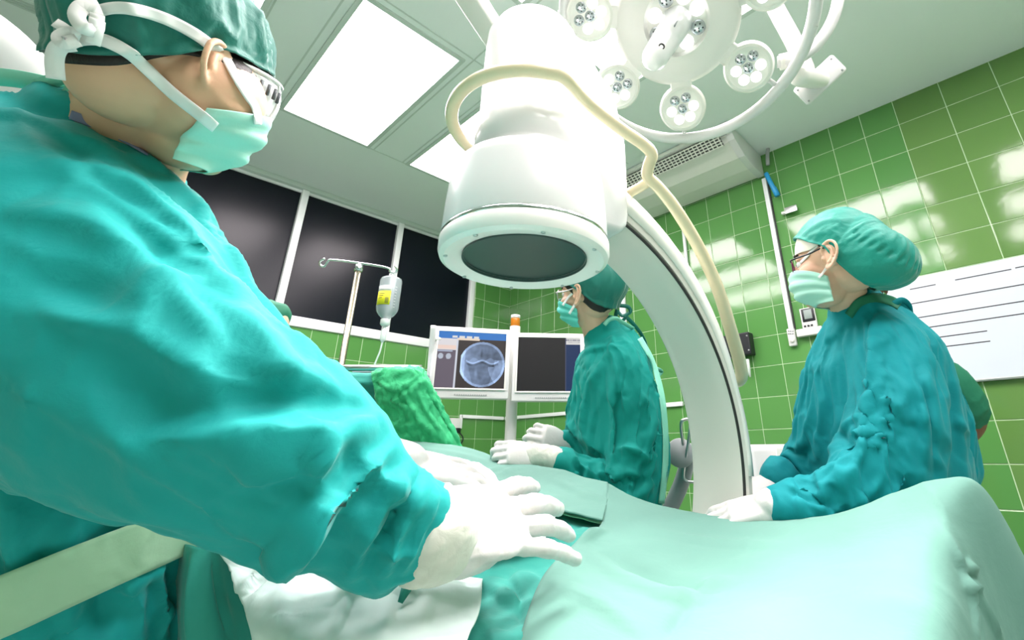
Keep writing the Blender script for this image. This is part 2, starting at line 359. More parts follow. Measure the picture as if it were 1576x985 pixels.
def ribbon(P, N, w, th=0.0016, taper=None):
    """flat strap along points P with surface normals N"""
    P = np.asarray(P, float); T = np.gradient(P, axis=0); T /= np.linalg.norm(T, axis=1)[:, None] + 1e-12
    B = np.cross(N, T); B /= np.linalg.norm(B, axis=1)[:, None] + 1e-12; w = np.broadcast_to(w, len(P))
    G = np.stack([P - B * w[:, None] / 2, P + B * w[:, None] / 2], 1); Nn = np.cross(T, B)
    a = G + Nn[:, None] * th / 2; b = G - Nn[:, None] * th / 2; n = len(P); V = np.concatenate([a.reshape(-1, 3), b.reshape(-1, 3)]); o = 2 * n; F = []
    for i in range(n - 1):
        F += [(2 * i, 2 * i + 1, 2 * i + 3, 2 * i + 2), (o + 2 * i, o + 2 * i + 2, o + 2 * i + 3, o + 2 * i + 1),
              (2 * i, 2 * i + 2, o + 2 * i + 2, o + 2 * i), (2 * i + 1, o + 2 * i + 1, o + 2 * i + 3, 2 * i + 3)]
    F += [(0, o, o + 1, 1), (2 * n - 2, 2 * n - 1, o + 2 * n - 1, o + 2 * n - 2)]
    return V, F
def strap_on(trees, pts, w, lift=0.003, n=8, cols=5, soft=4):
    """strap laid over the surfaces in trees along a line of photo pixels; w is its width in metres"""
    q = cr(np.array([p[:2] for p in pts], float), n); t = np.gradient(q, axis=0); t /= np.linalg.norm(t, axis=1)[:, None] + 1e-9; o = np.stack([-t[:, 1], t[:, 0]], 1)
    def hit(x, y):
        best = None
        for tr in trees:
            a, nn = see(tr, x, y)
            if a is not None:
                z = (a - CAM) @ R[2]; best = z if best is None else min(best, z)
        return best
    mid = np.array([hit(*p) or np.nan for p in q]); ok = ~np.isnan(mid); mid = np.interp(np.arange(len(q)), np.where(ok)[0], mid[ok])
    K = np.linspace(-.5, .5, cols); X = q[:, None] + o[:, None] * (w * FOC / mid)[:, None, None] * K[None, :, None]
    surf = np.array([[hit(*X[i, j]) or np.nan for j in range(cols)] for i in range(len(q))]); surf = np.where(np.isnan(surf) | (np.abs(surf - mid[:, None]) > .05), mid[:, None], surf)
    Z = surf.copy()
    for _ in range(soft):
        Z[1:-1] = .25 * Z[:-2] + .5 * Z[1:-1] + .25 * Z[2:]; Z[:, 1:-1] = .25 * Z[:, :-2] + .5 * Z[:, 1:-1] + .25 * Z[:, 2:]; Z = np.minimum(Z, surf)
    for _ in range(2): Z[1:-1] = .25 * Z[:-2] + .5 * Z[1:-1] + .25 * Z[2:]
    G = np.array([[W(X[i, j, 0], X[i, j, 1], Z[i, j] - lift) for j in range(cols)] for i in range(len(q))]); return grid_surf(G, .0012)
# ------------------------------------------------------------------ the room
X0, X1, Y0, Y1 = ROOM_X0, ROOM_X1, ROOM_Y0, ROOM_Y1
floor = struct(obj('floor', abox((X0 - .1, Y0 - .1, -0.1), (X1 + .1, Y1 + .1, 0)), M['floor'], smooth=False))
ceiling = struct(obj('ceiling', abox((X0 - .1, Y0 - .1, CEIL), (X1 + .1, Y1 + .1, CEIL + .1)), M['ceil'], smooth=False))
wall_right = struct(obj('wall_right', abox((X1, Y0, 0), (X1 + .1, Y1 + .1, CEIL)), M['grout'], smooth=False))
SILL, WTOP, WX1 = 2.03, 3.155, 2.712
wl_boxes = [abox((X0, Y1, 0), (X1 + 0.004, Y1 + .1, SILL)), abox((WX1, Y1, SILL), (X1 + 0.004, Y1 + .1, CEIL)),
            abox((X0, Y1 + 0.06, SILL), (WX1, Y1 + .1, CEIL))]
wall_left = struct(obj('wall_left', cat(wl_boxes), M['grout'], smooth=False))
struct(obj('wall_back', abox((X0, Y0 - .1, 0), (X1 + .1, Y0, CEIL)), M['wall_back'], smooth=False))
struct(obj('wall_side', abox((X0 - .1, Y0 - .1, 0), (X0, Y1 + .1, CEIL)), M['wall_back'], smooth=False))

# wall tiles, one object each, shared meshes
def tile_mesh(name, w, h, m):
    g = 0.0024; bm = bmesh.new(); b = 0.002; z = 0.0030
    o = [(-w / 2 + g, -h / 2 + g), (w / 2 - g, -h / 2 + g), (w / 2 - g, h / 2 - g), (-w / 2 + g, h / 2 - g)]
    i = [(-w / 2 + g + b, -h / 2 + g + b), (w / 2 - g - b, -h / 2 + g + b), (w / 2 - g - b, h / 2 - g - b), (-w / 2 + g + b, h / 2 - g - b)]
    v = [bm.verts.new((x, y, -0.004)) for x, y in o] + [bm.verts.new((x, y, z - 0.0012)) for x, y in o] + [bm.verts.new((x, y, z)) for x, y in i]
    for k in range(4):
        j = (k + 1) % 4; bm.faces.new((v[k], v[j], v[4 + j], v[4 + k])); bm.faces.new((v[4 + k], v[4 + j], v[8 + j], v[8 + k]))
    bm.faces.new((v[8], v[9], v[10], v[11])); me = bpy.data.meshes.new(name); bm.to_mesh(me); bm.free(); me.materials.append(m); return me
_tm = {}
def tile(wall, c, w, h, m, right):
    k = (round(w, 3), round(h, 3), m)
    if k not in _tm: _tm[k] = tile_mesh('tile', w, h, M[m])
    o = bpy.data.objects.new('tile', _tm[k]); C.objects.link(o); o.parent = wall
    o.location = np.array(c) - np.array(wall['_w'])
    ax = (-EX, -EY, EZ) if right else (-EY, EX, EZ)       # outward normal, across, up
    n, a, u = [Vector(t) for t in ax]
    rot = Matrix((a, u, n)).transposed()
    o.rotation_euler = (rot @ Matrix.Rotation(random.gauss(0, 0.0022), 3, 'X') @ Matrix.Rotation(random.gauss(0, 0.0022), 3, 'Y')).to_euler()
def seen(P, m=40):
    c = R @ (np.asarray(P) - CAM)
    if c[2] < 0.1: return False
    x, y = FOC * c[0] / c[2] + PX, FOC * c[1] / c[2] + PY; return -m < x < 1576 + m and -m < y < 985 + m
def hidden(x, y): return False
TP = 0.2013
rows_r = [0.0] + [1.197 + TP * k for k in range(-5, 10)] + [CEIL]
cols_r = [0.158 - 0.25 * k for k in range(4, 0, -1)] + [0.158 + 0.1985 * k for k in range(0, 20)]
cols_r = [c for c in cols_r if c < Y1 - 0.03] + [Y1]
nt = 0; rest = []
for a, b in zip(cols_r[:-1], cols_r[1:]):
    for r0, r1 in zip(rows_r[:-1], rows_r[1:]):
        P = (X1, (a + b) / 2, (r0 + r1) / 2); c = R @ (np.array(P) - CAM); x, y = (FOC * c[0] / c[2] + PX, FOC * c[1] / c[2] + PY) if c[2] > .1 else (-999, 0)
        covered = (690 < x < 935 and y < 400) or y > 800 and x < 1480 or (1240 < x < 1390 and 340 < y < 450) or (1240 < x < 1440 and 540 < y < 790) or (1440 < x < 1700 and 425 < y < 560)
        if seen(P, 45) and not covered: tile(wall_right, P, b - a, r1 - r0, 'tile2' if b < 0.17 else 'tile', True); nt += 1
        else: rest.append((a, b, r0, r1))
print('tiles right', nt)
def tile_field(name, rects, wall, right):
    pts = []
    for a, b, r0, r1 in rects:
        g = 0.002
        if right: pts.append(abox((X1 - 0.003, a + g, r0 + g), (X1 + 0.006, b - g, r1 - g)))
        else: pts.append(abox((a + g, Y1 - 0.003, r0 + g), (b - g, Y1 + 0.006, r1 - g)))
    o = obj(name, cat(pts), M['tile'], wall, smooth=False); o['kind'] = 'stuff'; return o
tile_field('tile_field', rest, wall_right, True)
rows_l = [0.2 * k for k in range(0, 11)] + [SILL - 0.002]; rows_u = [SILL - 0.002, 2.2, 2.4, 2.6, 2.8, 3.0, CEIL]
cols_l = [1.2535 + 0.2025 * k for k in range(-15, 10)] + [X1]; nt = 0; rest = []
for a, b in zip(cols_l[:-1], cols_l[1:]):
    for r0, r1 in zip(rows_l[:-1], rows_l[1:]):
        P = ((a + b) / 2, Y1, (r0 + r1) / 2)
        if seen(P) and P[0] > 0.7 and P[2] > 0.8: tile(wall_left, P, b - a, r1 - r0, 'tile', False); nt += 1
        else: rest.append((a, b, r0, r1))
for a, b in ((WX1 + 0.04, 2.874), (2.874, 3.076), (3.076, X1)):
    for r0, r1 in zip(rows_u[:-1], rows_u[1:]): tile(wall_left, ((a + b) / 2, Y1, (r0 + r1) / 2), b - a, r1 - r0, 'tile', False); nt += 1
tile_field('tile_field', rest, wall_left, False)
print('tiles left', nt)
# window band: three black panes in white frames
wxs = [-1.86, -0.06, 0.985, 1.845, WX1]     # frame centre lines
for k in range(1, 5):
    a, b = wxs[k - 1], wxs[k]
    wn = obj('window_%d' % k, cat([abox((a + .02, Y1 + .012, SILL), (b - .02, Y1 + .045, SILL + .06), .004), abox((a + .02, Y1 + .012, WTOP - .02), (b - .02, Y1 + .045, WTOP + .002), .004)]), M['frame'], smooth=False); struct(wn)
    obj('pane', abox((a + .025, Y1 + .03, SILL + .03), (b - .025, Y1 + .036, WTOP)), M['glass'], wn, smooth=False)
    for x in (b,):
        obj('mullion', abox((x - .027, Y1 - .012, SILL), (x + .027, Y1 + .05, WTOP + .01), .005), M['frame'], wn)
struct(obj('trim_1', abox((X0, Y1 - .022, SILL - .028), (WX1 + .03, Y1 + .03, SILL + .05), .006), M['frame']))
struct(obj('trim_2', cat([abox((X0, Y1 - .03, WTOP), (WX1 + .03, Y1 + .06, CEIL - .001), .004)]), M['ceil_trim']))
# a ceiling track on the left
tr = struct(obj('trim_3', cat([abox((X0, 3.155 + .022 * k, CEIL - .012), (0.02, 3.165 + .022 * k, CEIL + .01), .002) for k in range(4)]), M['ceil_trim'])); 
# ceiling seams around the light panels
seam = []
for y in (0.06 * 0 + 1.86, 3.135):
    seam.append(abox((0.1, y - .004, CEIL - .004), (2.6, y + .004, CEIL + .01)))
for x in (0.22, 0.45, 1.13, 1.36):
    seam.append(abox((x - .004, 0.2, CEIL - .004), (x + .004, 3.13, CEIL + .01)))
struct(obj('trim_4', cat(seam), M['ceil_trim'], smooth=False))

# ceiling light panels (the room's lamps)
PW, PL = 0.551, 1.186
pcols = [(-0.371, 'left'), (0.519, 'middle'), (1.414, 'right')]
LN = {(0, 1): 'lit white ceiling panel partly behind the green-capped surgeon at the left', (1, 1): 'large lit white ceiling panel in open view left of the drum',
      (2, 1): 'lit white ceiling panel half hidden behind the white drum and beige ring', (2, 0): 'lit white ceiling panel glowing behind the surgical light head'}
for i, (x0, _) in enumerate(pcols):
    for j, y in enumerate((-1.5, 0.18, 1.925)):
        x = x0 - (0.06 if (i, j) == (2, 1) else 0)
        jj = j - 1
        t = thing('ceiling_light', LN.get((i, jj), 'lit white ceiling panel in the row over and behind the viewer'), 'ceiling light', (x + PW / 2, y + PL / 2, CEIL), 'lit panels of the ceiling' if (i, jj) not in LN else 'ceiling light panels in view')
        b = 0.028
        obj('frame', cat([abox((x - b, y - b, CEIL - .010), (x + PW + b, y, CEIL + .004), .002), abox((x - b, y + PL, CEIL - .010), (x + PW + b, y + PL + b, CEIL + .004), .002),
             abox((x - b, y, CEIL - .010), (x, y + PL, CEIL + .004), .002), abox((x + PW, y, CEIL - .010), (x + PW + b, y + PL, CEIL + .004), .002)]), M['ceil_trim'], t, smooth=False)
        obj('diffuser', abox((x, y, CEIL - .006), (x + PW, y + PL, CEIL + .002)), M['panel'], t, smooth=False)

# air conditioner under the ceiling, against the right wall
t = thing('air_conditioner', 'long white air conditioner hung under the ceiling against the green wall', 'air conditioner', (2.95, 1.49, 2.99))
ya, yb = 1.045, 2.62
prof = [(X1 - .012, 3.012), (3.05, 3.010), (2.90, 3.035), (2.76, 3.10), (2.735, 3.135), (2.66, 3.165), (2.66, 3.19), (X1 - .012, 3.19)]
def prism_y(prof, a, b): 
    n = len(prof); v = [(x, a, z) for x, z in prof] + [(x, b, z) for x, z in prof]
    return np.array(v), [tuple(range(n)), tuple(range(n, 2 * n))[::-1]] + [(i, n + i, n + (i + 1) % n, (i + 1) % n) for i in range(n)]
obj('casing', prism_y(prof, ya + .03, yb), M['plastic2'], t, smooth=False)
prof2 = [(x + (-.008 if x < 3.2 else 0), z - .006 if z < 3.1 else z) for x, z in prof]
obj('end_cap', prism_y(prof2, ya, ya + .05), M['plastic'], t, smooth=False)
gp0, gp1 = np.array((2.765, 0, 3.088)), np.array((2.672, 0, 3.152)); gd = nz(gp1 - gp0); gn = nz(np.cross(EY, gd)); gn = gn if gn[2] < 0 else -gn
def gpt(s, y, o): return gp0 + gd * s + np.array((0, y, 0)) + gn * o
obj('grille_back', box(gpt(.056, 1.75, .006), EY, gd, gn, .62, .052, .004), M['grille'], t, smooth=False)
for k in range(5):
    obj('slat', box(gpt(.012 + .022 * k, 1.75, .014), EY, gd, gn, .62, .0035, .006), M['plastic2'], t, smooth=False)
fins = [box(gpt(.056, 1.14 + .033 * k, .013), EY, gd, gn, .0035, .05, .005) for k in range(38)]
o = obj('fin', cat(fins), M['plastic2'], t, smooth=False); o['kind'] = 'stuff'
obj('badge', box(gpt(.09, 1.095, .014), EY, gd, gn, .022, .016, .006, .003), M['grey'], t, smooth=False)

# conduit, bracket, blue hose and wall devices on the right wall
def rw(px, py, off=0.0): p = rayhit(px, py, 0, X1); return p - EX * off
def wallbox(px, py, w, h, d, bev=0.003, off=0.0):
    p = rw(px, py); return box((X1 - .007 - off - d / 2, p[1], p[2]), EY, EZ, EX, w / 2, h / 2, d / 2, bev)
yc = rw(1200, 400)[1]; ztop, zb = rw(1181, 275)[2], rw(1219, 508)[2]
t = thing('wall_conduit', 'white cable conduit running down the tiles beside the air conditioner', 'conduit', (X1, yc, zb))
obj('cover', abox((X1 - .030, yc - .016, zb), (X1 - .006, yc + .016, ztop), .004), M['frame'], t)
p = rw(1206, 331); q = rw(1223, 327)
obj('bracket_arm', box((X1 - .03, (p[1] + q[1]) / 2 , p[2]), EY, EZ, EX, .040, .010, .012, .002), M['plastic'], t)
q = rw(1219, 327); obj('bracket_plate', box((X1 - .045, q[1] - .01, q[2] + .004), EY, EZ, EX, .042, .024, .006, .002), M['steel'], t)
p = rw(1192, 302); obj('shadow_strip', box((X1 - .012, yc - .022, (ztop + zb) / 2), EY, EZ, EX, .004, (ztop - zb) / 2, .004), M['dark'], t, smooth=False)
a, b = rw(1184, 272, .06), rw(1200, 303, .05)
t2 = thing('blue_hose', 'short blue drain hose end hanging below the air conditioner', 'hose', b)
obj('sleeve', tube([a, a * .5 + b * .5 + (-.01, 0, 0), b], .017), M['blue'], t2); obj('tip', rod(a * .3 + b * .7, b + nz(b - a) * .012, .020), M['blue'], t2)
a, b = rw(1186, 232, .05), rw(1186, 258, .05); obj('elbow_pipe', tube([a, (a + b) / 2 - (.01, 0, 0), b], .014), M['grey'], t2)
def vtex(px, py): p = rw(px, py); return p
t = thing('remote_control', 'small white remote control in a holder under the conduit', 'remote control', rw(1221, 520, .03))
obj('body', wallbox(1221, 520, .050, .118, .030, .008), M['plastic'], t)
obj('dial', rod(rw(1223, 525, .036), rw(1223, 525, .048), .016), M['plastic2'], t)
for k in range(6):
    p = rw(1217 + 3.2 * (k % 3), 511 + 4 * (k // 3), .0); obj('button', box((X1 - .038, p[1], p[2]), EY, EZ, EX, .0045, .0045, .003, .001), M['grey'], t)
t = thing('wall_thermometer', 'small white digital thermometer with dark bezel beside the masked woman', 'thermometer', rw(1249, 500, .03))
obj('body', wallbox(1246, 490, .095, .135, .022, .006), M['plastic'], t); obj('bezel', wallbox(1246, 486, .080, .088, .026, .005), M['black'], t)
obj('display', wallbox(1246, 485, .050, .062, .029, .002), M['lcd'], t)
for k in range(3): obj('button', wallbox(1241.5 + 5.2 * k, 503.5 - .9 * k, .013, .012, .027, .002), M['black'], t)
obj('bracket', wallbox(1249, 512, .16, .05, .045, .006), M['plastic'], t)
t = thing('wall_controller', 'black box on the green tiles behind the beige handle', 'controller', rw(1138, 535, .06))
pc = rw(1136, 534); obj('case', box((X1 - .045, pc[1], pc[2]), EY, EZ, EX, .125, .078, .038, .008), M['black'], t, smooth=False)
for k in (-1, 1): obj('screw', rod((X1 - .085, pc[1] - .11, pc[2] + .05 * k), (X1 - .08, pc[1] - .11, pc[2] + .05 * k), .006), M['grey'], t)
pk = rw(1157, 570, .05); obj('probe', loft(np.array([pk + (0, .0, .07), pk, pk - (0, 0.004, .05)]), [.014, .013, .006], None, 12), M['tube'], t)
# whiteboard
wb0, wb1 = 2.075, 1.388   # top and bottom
ztop = rw(1500, 410)[2]; zbot = rw(1530, 584.5)[2]; ya = rw(1378, 500)[1]; yb = rw(1700, 500)[1]
t = thing('whiteboard', 'white ruled notice board on the green tiles at the right', 'whiteboard', (X1, (ya + yb) / 2, zbot))
obj('board', abox((X1 - .028, yb, zbot), (X1 - .007, ya, ztop), .003), M['board'], t, smooth=False)
obj('rail', abox((X1 - .034, yb, zbot - .006), (X1 - .006, ya, zbot + .006), .002), M['steel'], t, smooth=False)
for a, b in (((1402, 448), (1441, 439)), ((1471, 433), (1557, 416.5)), ((1563, 415), (1600, 407)), ((1396, 472), (1600, 434)), ((1404, 492.5), (1600, 461)), ((1410, 508), (1600, 481)), ((1431, 522.5), (1520, 510.5)), ((1437, 536.5), (1525, 526.5))):
    p, q = rw(*a), rw(*b); z = (p[2] + q[2]) / 2
    obj('ruled_line', abox((X1 - .0288, q[1], z - .0028), (X1 - .0276, p[1], z + .0028)), M['ink'], t, smooth=False)
p = rw(1426, 521); obj('mark', tube([(X1 - .0285, p[1] - .008, p[2] + .012), (X1 - .0285, p[1] + .008, p[2] + .010), (X1 - .0285, p[1] + .006, p[2] + .002), (X1 - .0285, p[1] - .008, p[2] - .003), (X1 - .0285, p[1] + .006, p[2] - .012)], .003, 6), M['ink'], t)
# second conduit between arm and wall, chipped spots
yb_ = rw(1056, 380)[1]
t = thing('short_conduit', 'thin white conduit on the tiles behind the curved arm', 'conduit', (X1, yb_, 2.0)); obj('cover', abox((X1 - .026, yb_ - .012, rw(1062, 420)[2]), (X1 - .006, yb_ + .012, rw(1053, 345)[2]), .003), M['frame'], t)
yb_ = rw(958, 420)[1]
t = thing('tall_conduit', 'grey-white conduit on the tiles behind the capped woman at the monitors', 'conduit', (X1, yb_, 1.2)); obj('cover', abox((X1 - .03, yb_ - .03, 1.25), (X1 - .006, yb_ + .03, 3.0), .004), M['frame'], t)
# trunking along both walls and a socket
zt = rw(1035, 623)[2]
t = thing('right_trunking', 'thin white horizontal trunking along the right tiled wall', 'trunking', (X1, 3, zt)); obj('cover', abox((X1 - .026, rw(1053, 622)[1], zt - .016), (X1 - .006, Y1 - .03, zt + .016), .004), M['frame'], t)
pl = rayhit(708, 641, 1, Y1); zt = pl[2]
t = thing('left_trunking', 'thin white horizontal trunking along the left wall into a socket', 'trunking', (pl[0], Y1, zt)); obj('cover', cat([abox((pl[0], Y1 - .026, zt - .016), (X1 - .03, Y1 - .006, zt + .016), .004), abox((pl[0] - .012, Y1 - .026, zt - .11), (pl[0] + .016, Y1 - .006, zt + .016), .004)]), M['frame'], t)
ps = rayhit(697, 655, 1, Y1)
t = thing('wall_socket', 'white wall socket with a black plug left of the monitor pole', 'socket', (ps[0], Y1, ps[2]))
obj('plate', box((ps[0], Y1 - .022, ps[2]), EX, EZ, EY, .055, .065, .016, .005), M['plastic'], t); obj('plug', box((ps[0] + .02, Y1 - .055, ps[2] - .045), EX, EZ, EY, .022, .022, .02, .005), M['black'], t)
obj('cable', tube([(ps[0] + .02, Y1 - .06, ps[2] - .05), (ps[0] + .07, Y1 - .08, ps[2] - .12), (ps[0] + .03, Y1 - .05, ps[2] - .25), (ps[0] + .06, Y1 - .04, ps[2] - .5)], .006), M['black'], t)
# ------------------------------------------------------------------ C-arm x-ray machine
FW2, RT2 = np.array([0.7387, 0.6740, 0.0]), np.array([0.6740, -0.7387, 0.0])
ax0 = W(808, 405, 1.05)                                   # centre of the detector face
D = RT2 * math.sin(math.radians(55)) + FW2 * math.cos(math.radians(55)); NP = np.array([D[1], -D[0], 0.0])   # plane of the arc and its near side
ARC_R, ARC_Z = 0.565, 1.08
ca = thing('c_arm', 'white x-ray machine with a big detector drum on a curved arm over the table', 'x-ray machine', (ax0[0] + D[0] * .9, ax0[1] + D[1] * .9, 0))
def onax(h): return ax0 + EZ * h
drum = obj('detector_drum', lathe(ax0, EZ, [(.136, .010), (.150, .002), (.176, -.002), (.186, .004), (.1895, .014), (.1895, .036), (.187, .040)], 96, False), M['enamel'], ca, auto=.6)
obj('detector_face', lathe(ax0, EZ, [(0, .012), (.136, .012), (.1365, .006), (.1385, .004), (.139, .016), (0, .018)], 96), M['detector'], drum, auto=.6)
obj('chrome_band', lathe(ax0, EZ, [(.1865, .037), (.1880, .041), (.1875, .047), (.186, .050)], 96), M['chrome'], drum)
obj('drum_housing', lathe(ax0, EZ, [(.185, .048), (.1865, .055), (.184, .12), (.179, .19), (.176, .206), (.168, .220), (.150, .228), (.136, .232), (.131, .240), (.1295, .262), (.1335, .270), (.1335, .330), (.131, .340), (.126, .352), (.1255, .46), (.124, .60), (.121, .645), (.108, .672), (.07, .682), (0, .684)], 96), M['plastic'], drum, auto=.7)
for k in range(8):
    t_ = 2 * math.pi * (k + .35) / 8; p = ax0 + np.array((math.cos(t_), math.sin(t_), 0)) * .172
    obj('screw', lathe(p, -EZ, [(.0045, 0), (.0045, .004), (0, .0045)], 12), M['steel'], drum)
# bracket housing between drum and arc
pr = [(.02, .10), (.215, .10), (.235, .12), (.245, .16), (.245, .36), (.22, .50), (.12, .63), (.02, .655)]
def prism_n(prof, half, org, u, v, n):
    k = len(prof); A = [org + u * s + v * h + n * half for s, h in prof] + [org + u * s + v * h - n * half for s, h in prof]
    return np.array(A), [tuple(range(k)), tuple(range(k, 2 * k))[::-1]] + [(i, k + i, k + (i + 1) % k, (i + 1) % k) for i in range(k)]
def bevelled(vf, off, seg=3):
    bm = bmesh.new(); vs = [bm.verts.new(p) for p in vf[0]]
    for f in vf[1]: bm.faces.new([vs[i] for i in f])
    bmesh.ops.recalc_face_normals(bm, faces=bm.faces)
    bmesh.ops.bevel(bm, geom=list(bm.edges), offset=off, segments=seg, affect='EDGES', profile=.5); bm.verts.index_update()
    r = np.array([tuple(q.co) for q in bm.verts]), [tuple(w.index for w in p.verts) for p in bm.faces]; bm.free(); return r
obj('bracket_housing', bevelled(prism_n(pr, .088, ax0, D, EZ, NP), .014), M['plastic'], ca, auto=.9)
# arc: box section swept round a circle, with a groove along the near edge
cen = np.array((ax0[0], ax0[1], ARC_Z))
o_n, o_f, th = .080, -.080, .085
sec = [(o_f, 0), (o_f + .012, -.010), (o_f + .030, -.012), (o_n - .035, -.012), (o_n - .012, -.006), (o_n - .004, 0), (o_n - .004, .004), (o_n - .010, .006), (o_n - .010, .011), (o_n, .013), (o_n + .004, .03), (o_n + .002, th - .02), (o_n - .012, th), (o_f + .012, th), (o_f, th - .02)]
V = []; F = []; phis = np.radians(np.linspace(17, 168, 90)); k = len(sec)
for p in phis:
    rd = D * math.sin(p) + EZ * math.cos(p)
    kt = float(np.interp(math.degrees(p), [20, 45, 75, 168], [1.15, .85, .42, .42]))
    for a_, b_ in sec: V.append(cen + rd * (ARC_R + b_ * kt) + NP * a_)
for i in range(len(phis) - 1):
    for j in range(k): F.append((i * k + j, i * k + (j + 1) % k, (i + 1) * k + (j + 1) % k, (i + 1) * k + j))
F += [tuple(range(k)), tuple(len(V) - k + j for j in range(k))[::-1]]
arc = obj('curved_arm', (np.array(V), F), M['armw'], ca, auto=.5)
def onarc(deg, off, r): p = math.radians(deg); return cen + (D * math.sin(p) + EZ * math.cos(p)) * (ARC_R + r) + NP * off
obj('seam_cable', tube([onarc(d, o_n - .003, .004) for d in range(18, 165, 5)], .0042, 8, 3), M['dark'], arc)
obj('inner_cable', tube([onarc(d, o_f - .004, .012) for d in range(20, 66, 4)] , .006, 8, 3), M['dark'], arc)
strip = [onarc(d, o_n + .004, .052 * float(np.interp(d, [20, 45, 75], [1.15, .85, .42]))) for d in range(20, 100, 4)]
obj('side_panel', ribbon(np.array(strip), np.array([NP] * len(strip)), np.interp(np.arange(len(strip)), [0, 6, 14], [.055, .04, .016]), .006), M['plastic2'], arc)
# x-ray tube at the low end, base cabinet on castors
low = onarc(166, 0, .03)
obj('tube_housing', bevelled(box(cen - EZ * (ARC_R - .02) , D, NP, EZ, .19, .12, .10), .03), M['enamel'], ca)
bl = W(1150, 684, 2.02); u, v = nz(RT2 * .95 + FW2 * .3), nz(FW2 * .95 - RT2 * .3)
cc = bl + u * .26 + v * .2
cc[2] = 0
cab = obj('cabinet', bevelled(box(cc + EZ * (bl[2] + .10) / 2, u, v, EZ, .255, .20, (bl[2] - .10) / 2), .03, 4), M['plastic'], ca, auto=.9)
obj('side_plate', box(W(1212, 722, 2.0) - v * 0.0, u, v, EZ, .045, .004, .085, .003), M['plastic2'], cab)
for s in (-1, 1):
    for q in (-1, 1):
        p = cc + u * s * .2 + v * q * .15; obj('caster', rod(p + EZ * .05 - u * .015, p + EZ * .05 + u * .015, .05, 20), M['dark'], cab)
p0 = onarc(112, 0, .08); p1 = cc + EZ * .72
obj('support_arm', limb([(*p0, .06), (*(p0 * .5 + p1 * .5), .07), (*p1, .07)], 6, 20), M['plastic2'], ca)
# beige guard rail: round the drum, out along the bracket and down the back of the arc
zr = .372; cr_ = ax0 + EZ * zr
ring_pts = np.array([cr_ + (RT2 * math.cos(math.radians(d)) + FW2 * math.sin(math.radians(d))) * .192 for d in np.linspace(130, 300, 15)])
tail = [W(905, 158, 1.10), W(954, 197, 1.12), W(990, 222, 1.14), W(1003, 238, 1.15), W(998, 256, 1.16), W(997, 272, 1.17), W(1014, 289, 1.19), W(1040, 322, 1.22), W(1075, 380, 1.28), W(1105, 445, 1.33), W(1128, 520, 1.38), W(1139, 560, 1.40), W(1141, 580, 1.41), W(1132, 587, 1.43), W(1116, 586, 1.46)]
q = np.vstack([ring_pts, tail]); q2 = cr(q, 5)
rad = np.interp(np.arange(len(q2)), [0, 75, 105, 125, 145], [.0155, .0150, .0150, .019, .019])
rail = obj('guard_rail', loft(q2, rad, rad * 1.0, 16), M['beige'], ca)
obj('rail_bracket', tube([W(1004, 276, 1.18), W(985, 288, 1.2), W(966, 300, 1.22), W(950, 326, 1.24)], .013, 12), M['beige'], rail)
kn = W(1047, 697, 1.72); kx = nz(CAM - kn)
obj('brake_knob', lathe(kn, kx, [(.05, 0), (.05, .03), (.046, .038), (0, .04)], 32), M['grey'], ca)
obj('release_bar', tube([W(1052, 690, 1.7), W(1048, 655, 1.68), W(1053, 646, 1.68), W(1062, 650, 1.68), W(1058, 690, 1.68), W(1052, 728, 1.68), W(1056, 740, 1.68), W(1070, 742, 1.68)], .0055, 8), M['steel'], ca)
obj('lower_strut', limb([(*W(1062, 690, 1.72), .018, .03), (*W(1050, 740, 1.72), .018, .03), (*W(1030, 785, 1.72), .018, .03)], 4, 16), M['grey'], ca)

# ------------------------------------------------------------------ monitors on their trolley
mc_ = W(787, 640, 2.56)
mt = thing('monitor_trolley', 'white trolley carrying two flat x-ray monitors and an amber beacon', 'monitor', (mc_[0], mc_[1], 0))
ptop = W(788, 489, 2.56)[2]; mp = np.array((mc_[0], mc_[1], 0))
obj('pole', loft(np.array([mp + EZ * .14, mp + EZ * (ptop)]), .031, None, 20), M['plastic'], mt, auto=.6)
bz = mp + EZ * ptop
bc = obj('beacon', lathe(bz, EZ, [(.024, 0), (.027, .004), (.027, .045), (.025, .05)], 24), M['amber'], mt)
obj('beacon_cap', lathe(bz, EZ, [(.027, .05), (.028, .055), (.027, .068), (0, .072)], 24), M['plastic'], bc)
for a_ in range(4):
    t_ = a_ * math.pi / 2 + .4; d_ = np.array((math.cos(t_), math.sin(t_), 0))
    lg = obj('leg', limb([(*(mp + EZ * .12), .035), (*(mp + d_ * .22 + EZ * .10), .025)], 3, 12), M['plastic'], mt); obj('caster', rod(mp + d_ * .22 + EZ * .045 - np.cross(d_, EZ) * .015, mp + d_ * .22 + EZ * .045 + np.cross(d_, EZ) * .015, .045, 16), M['dark'], lg)
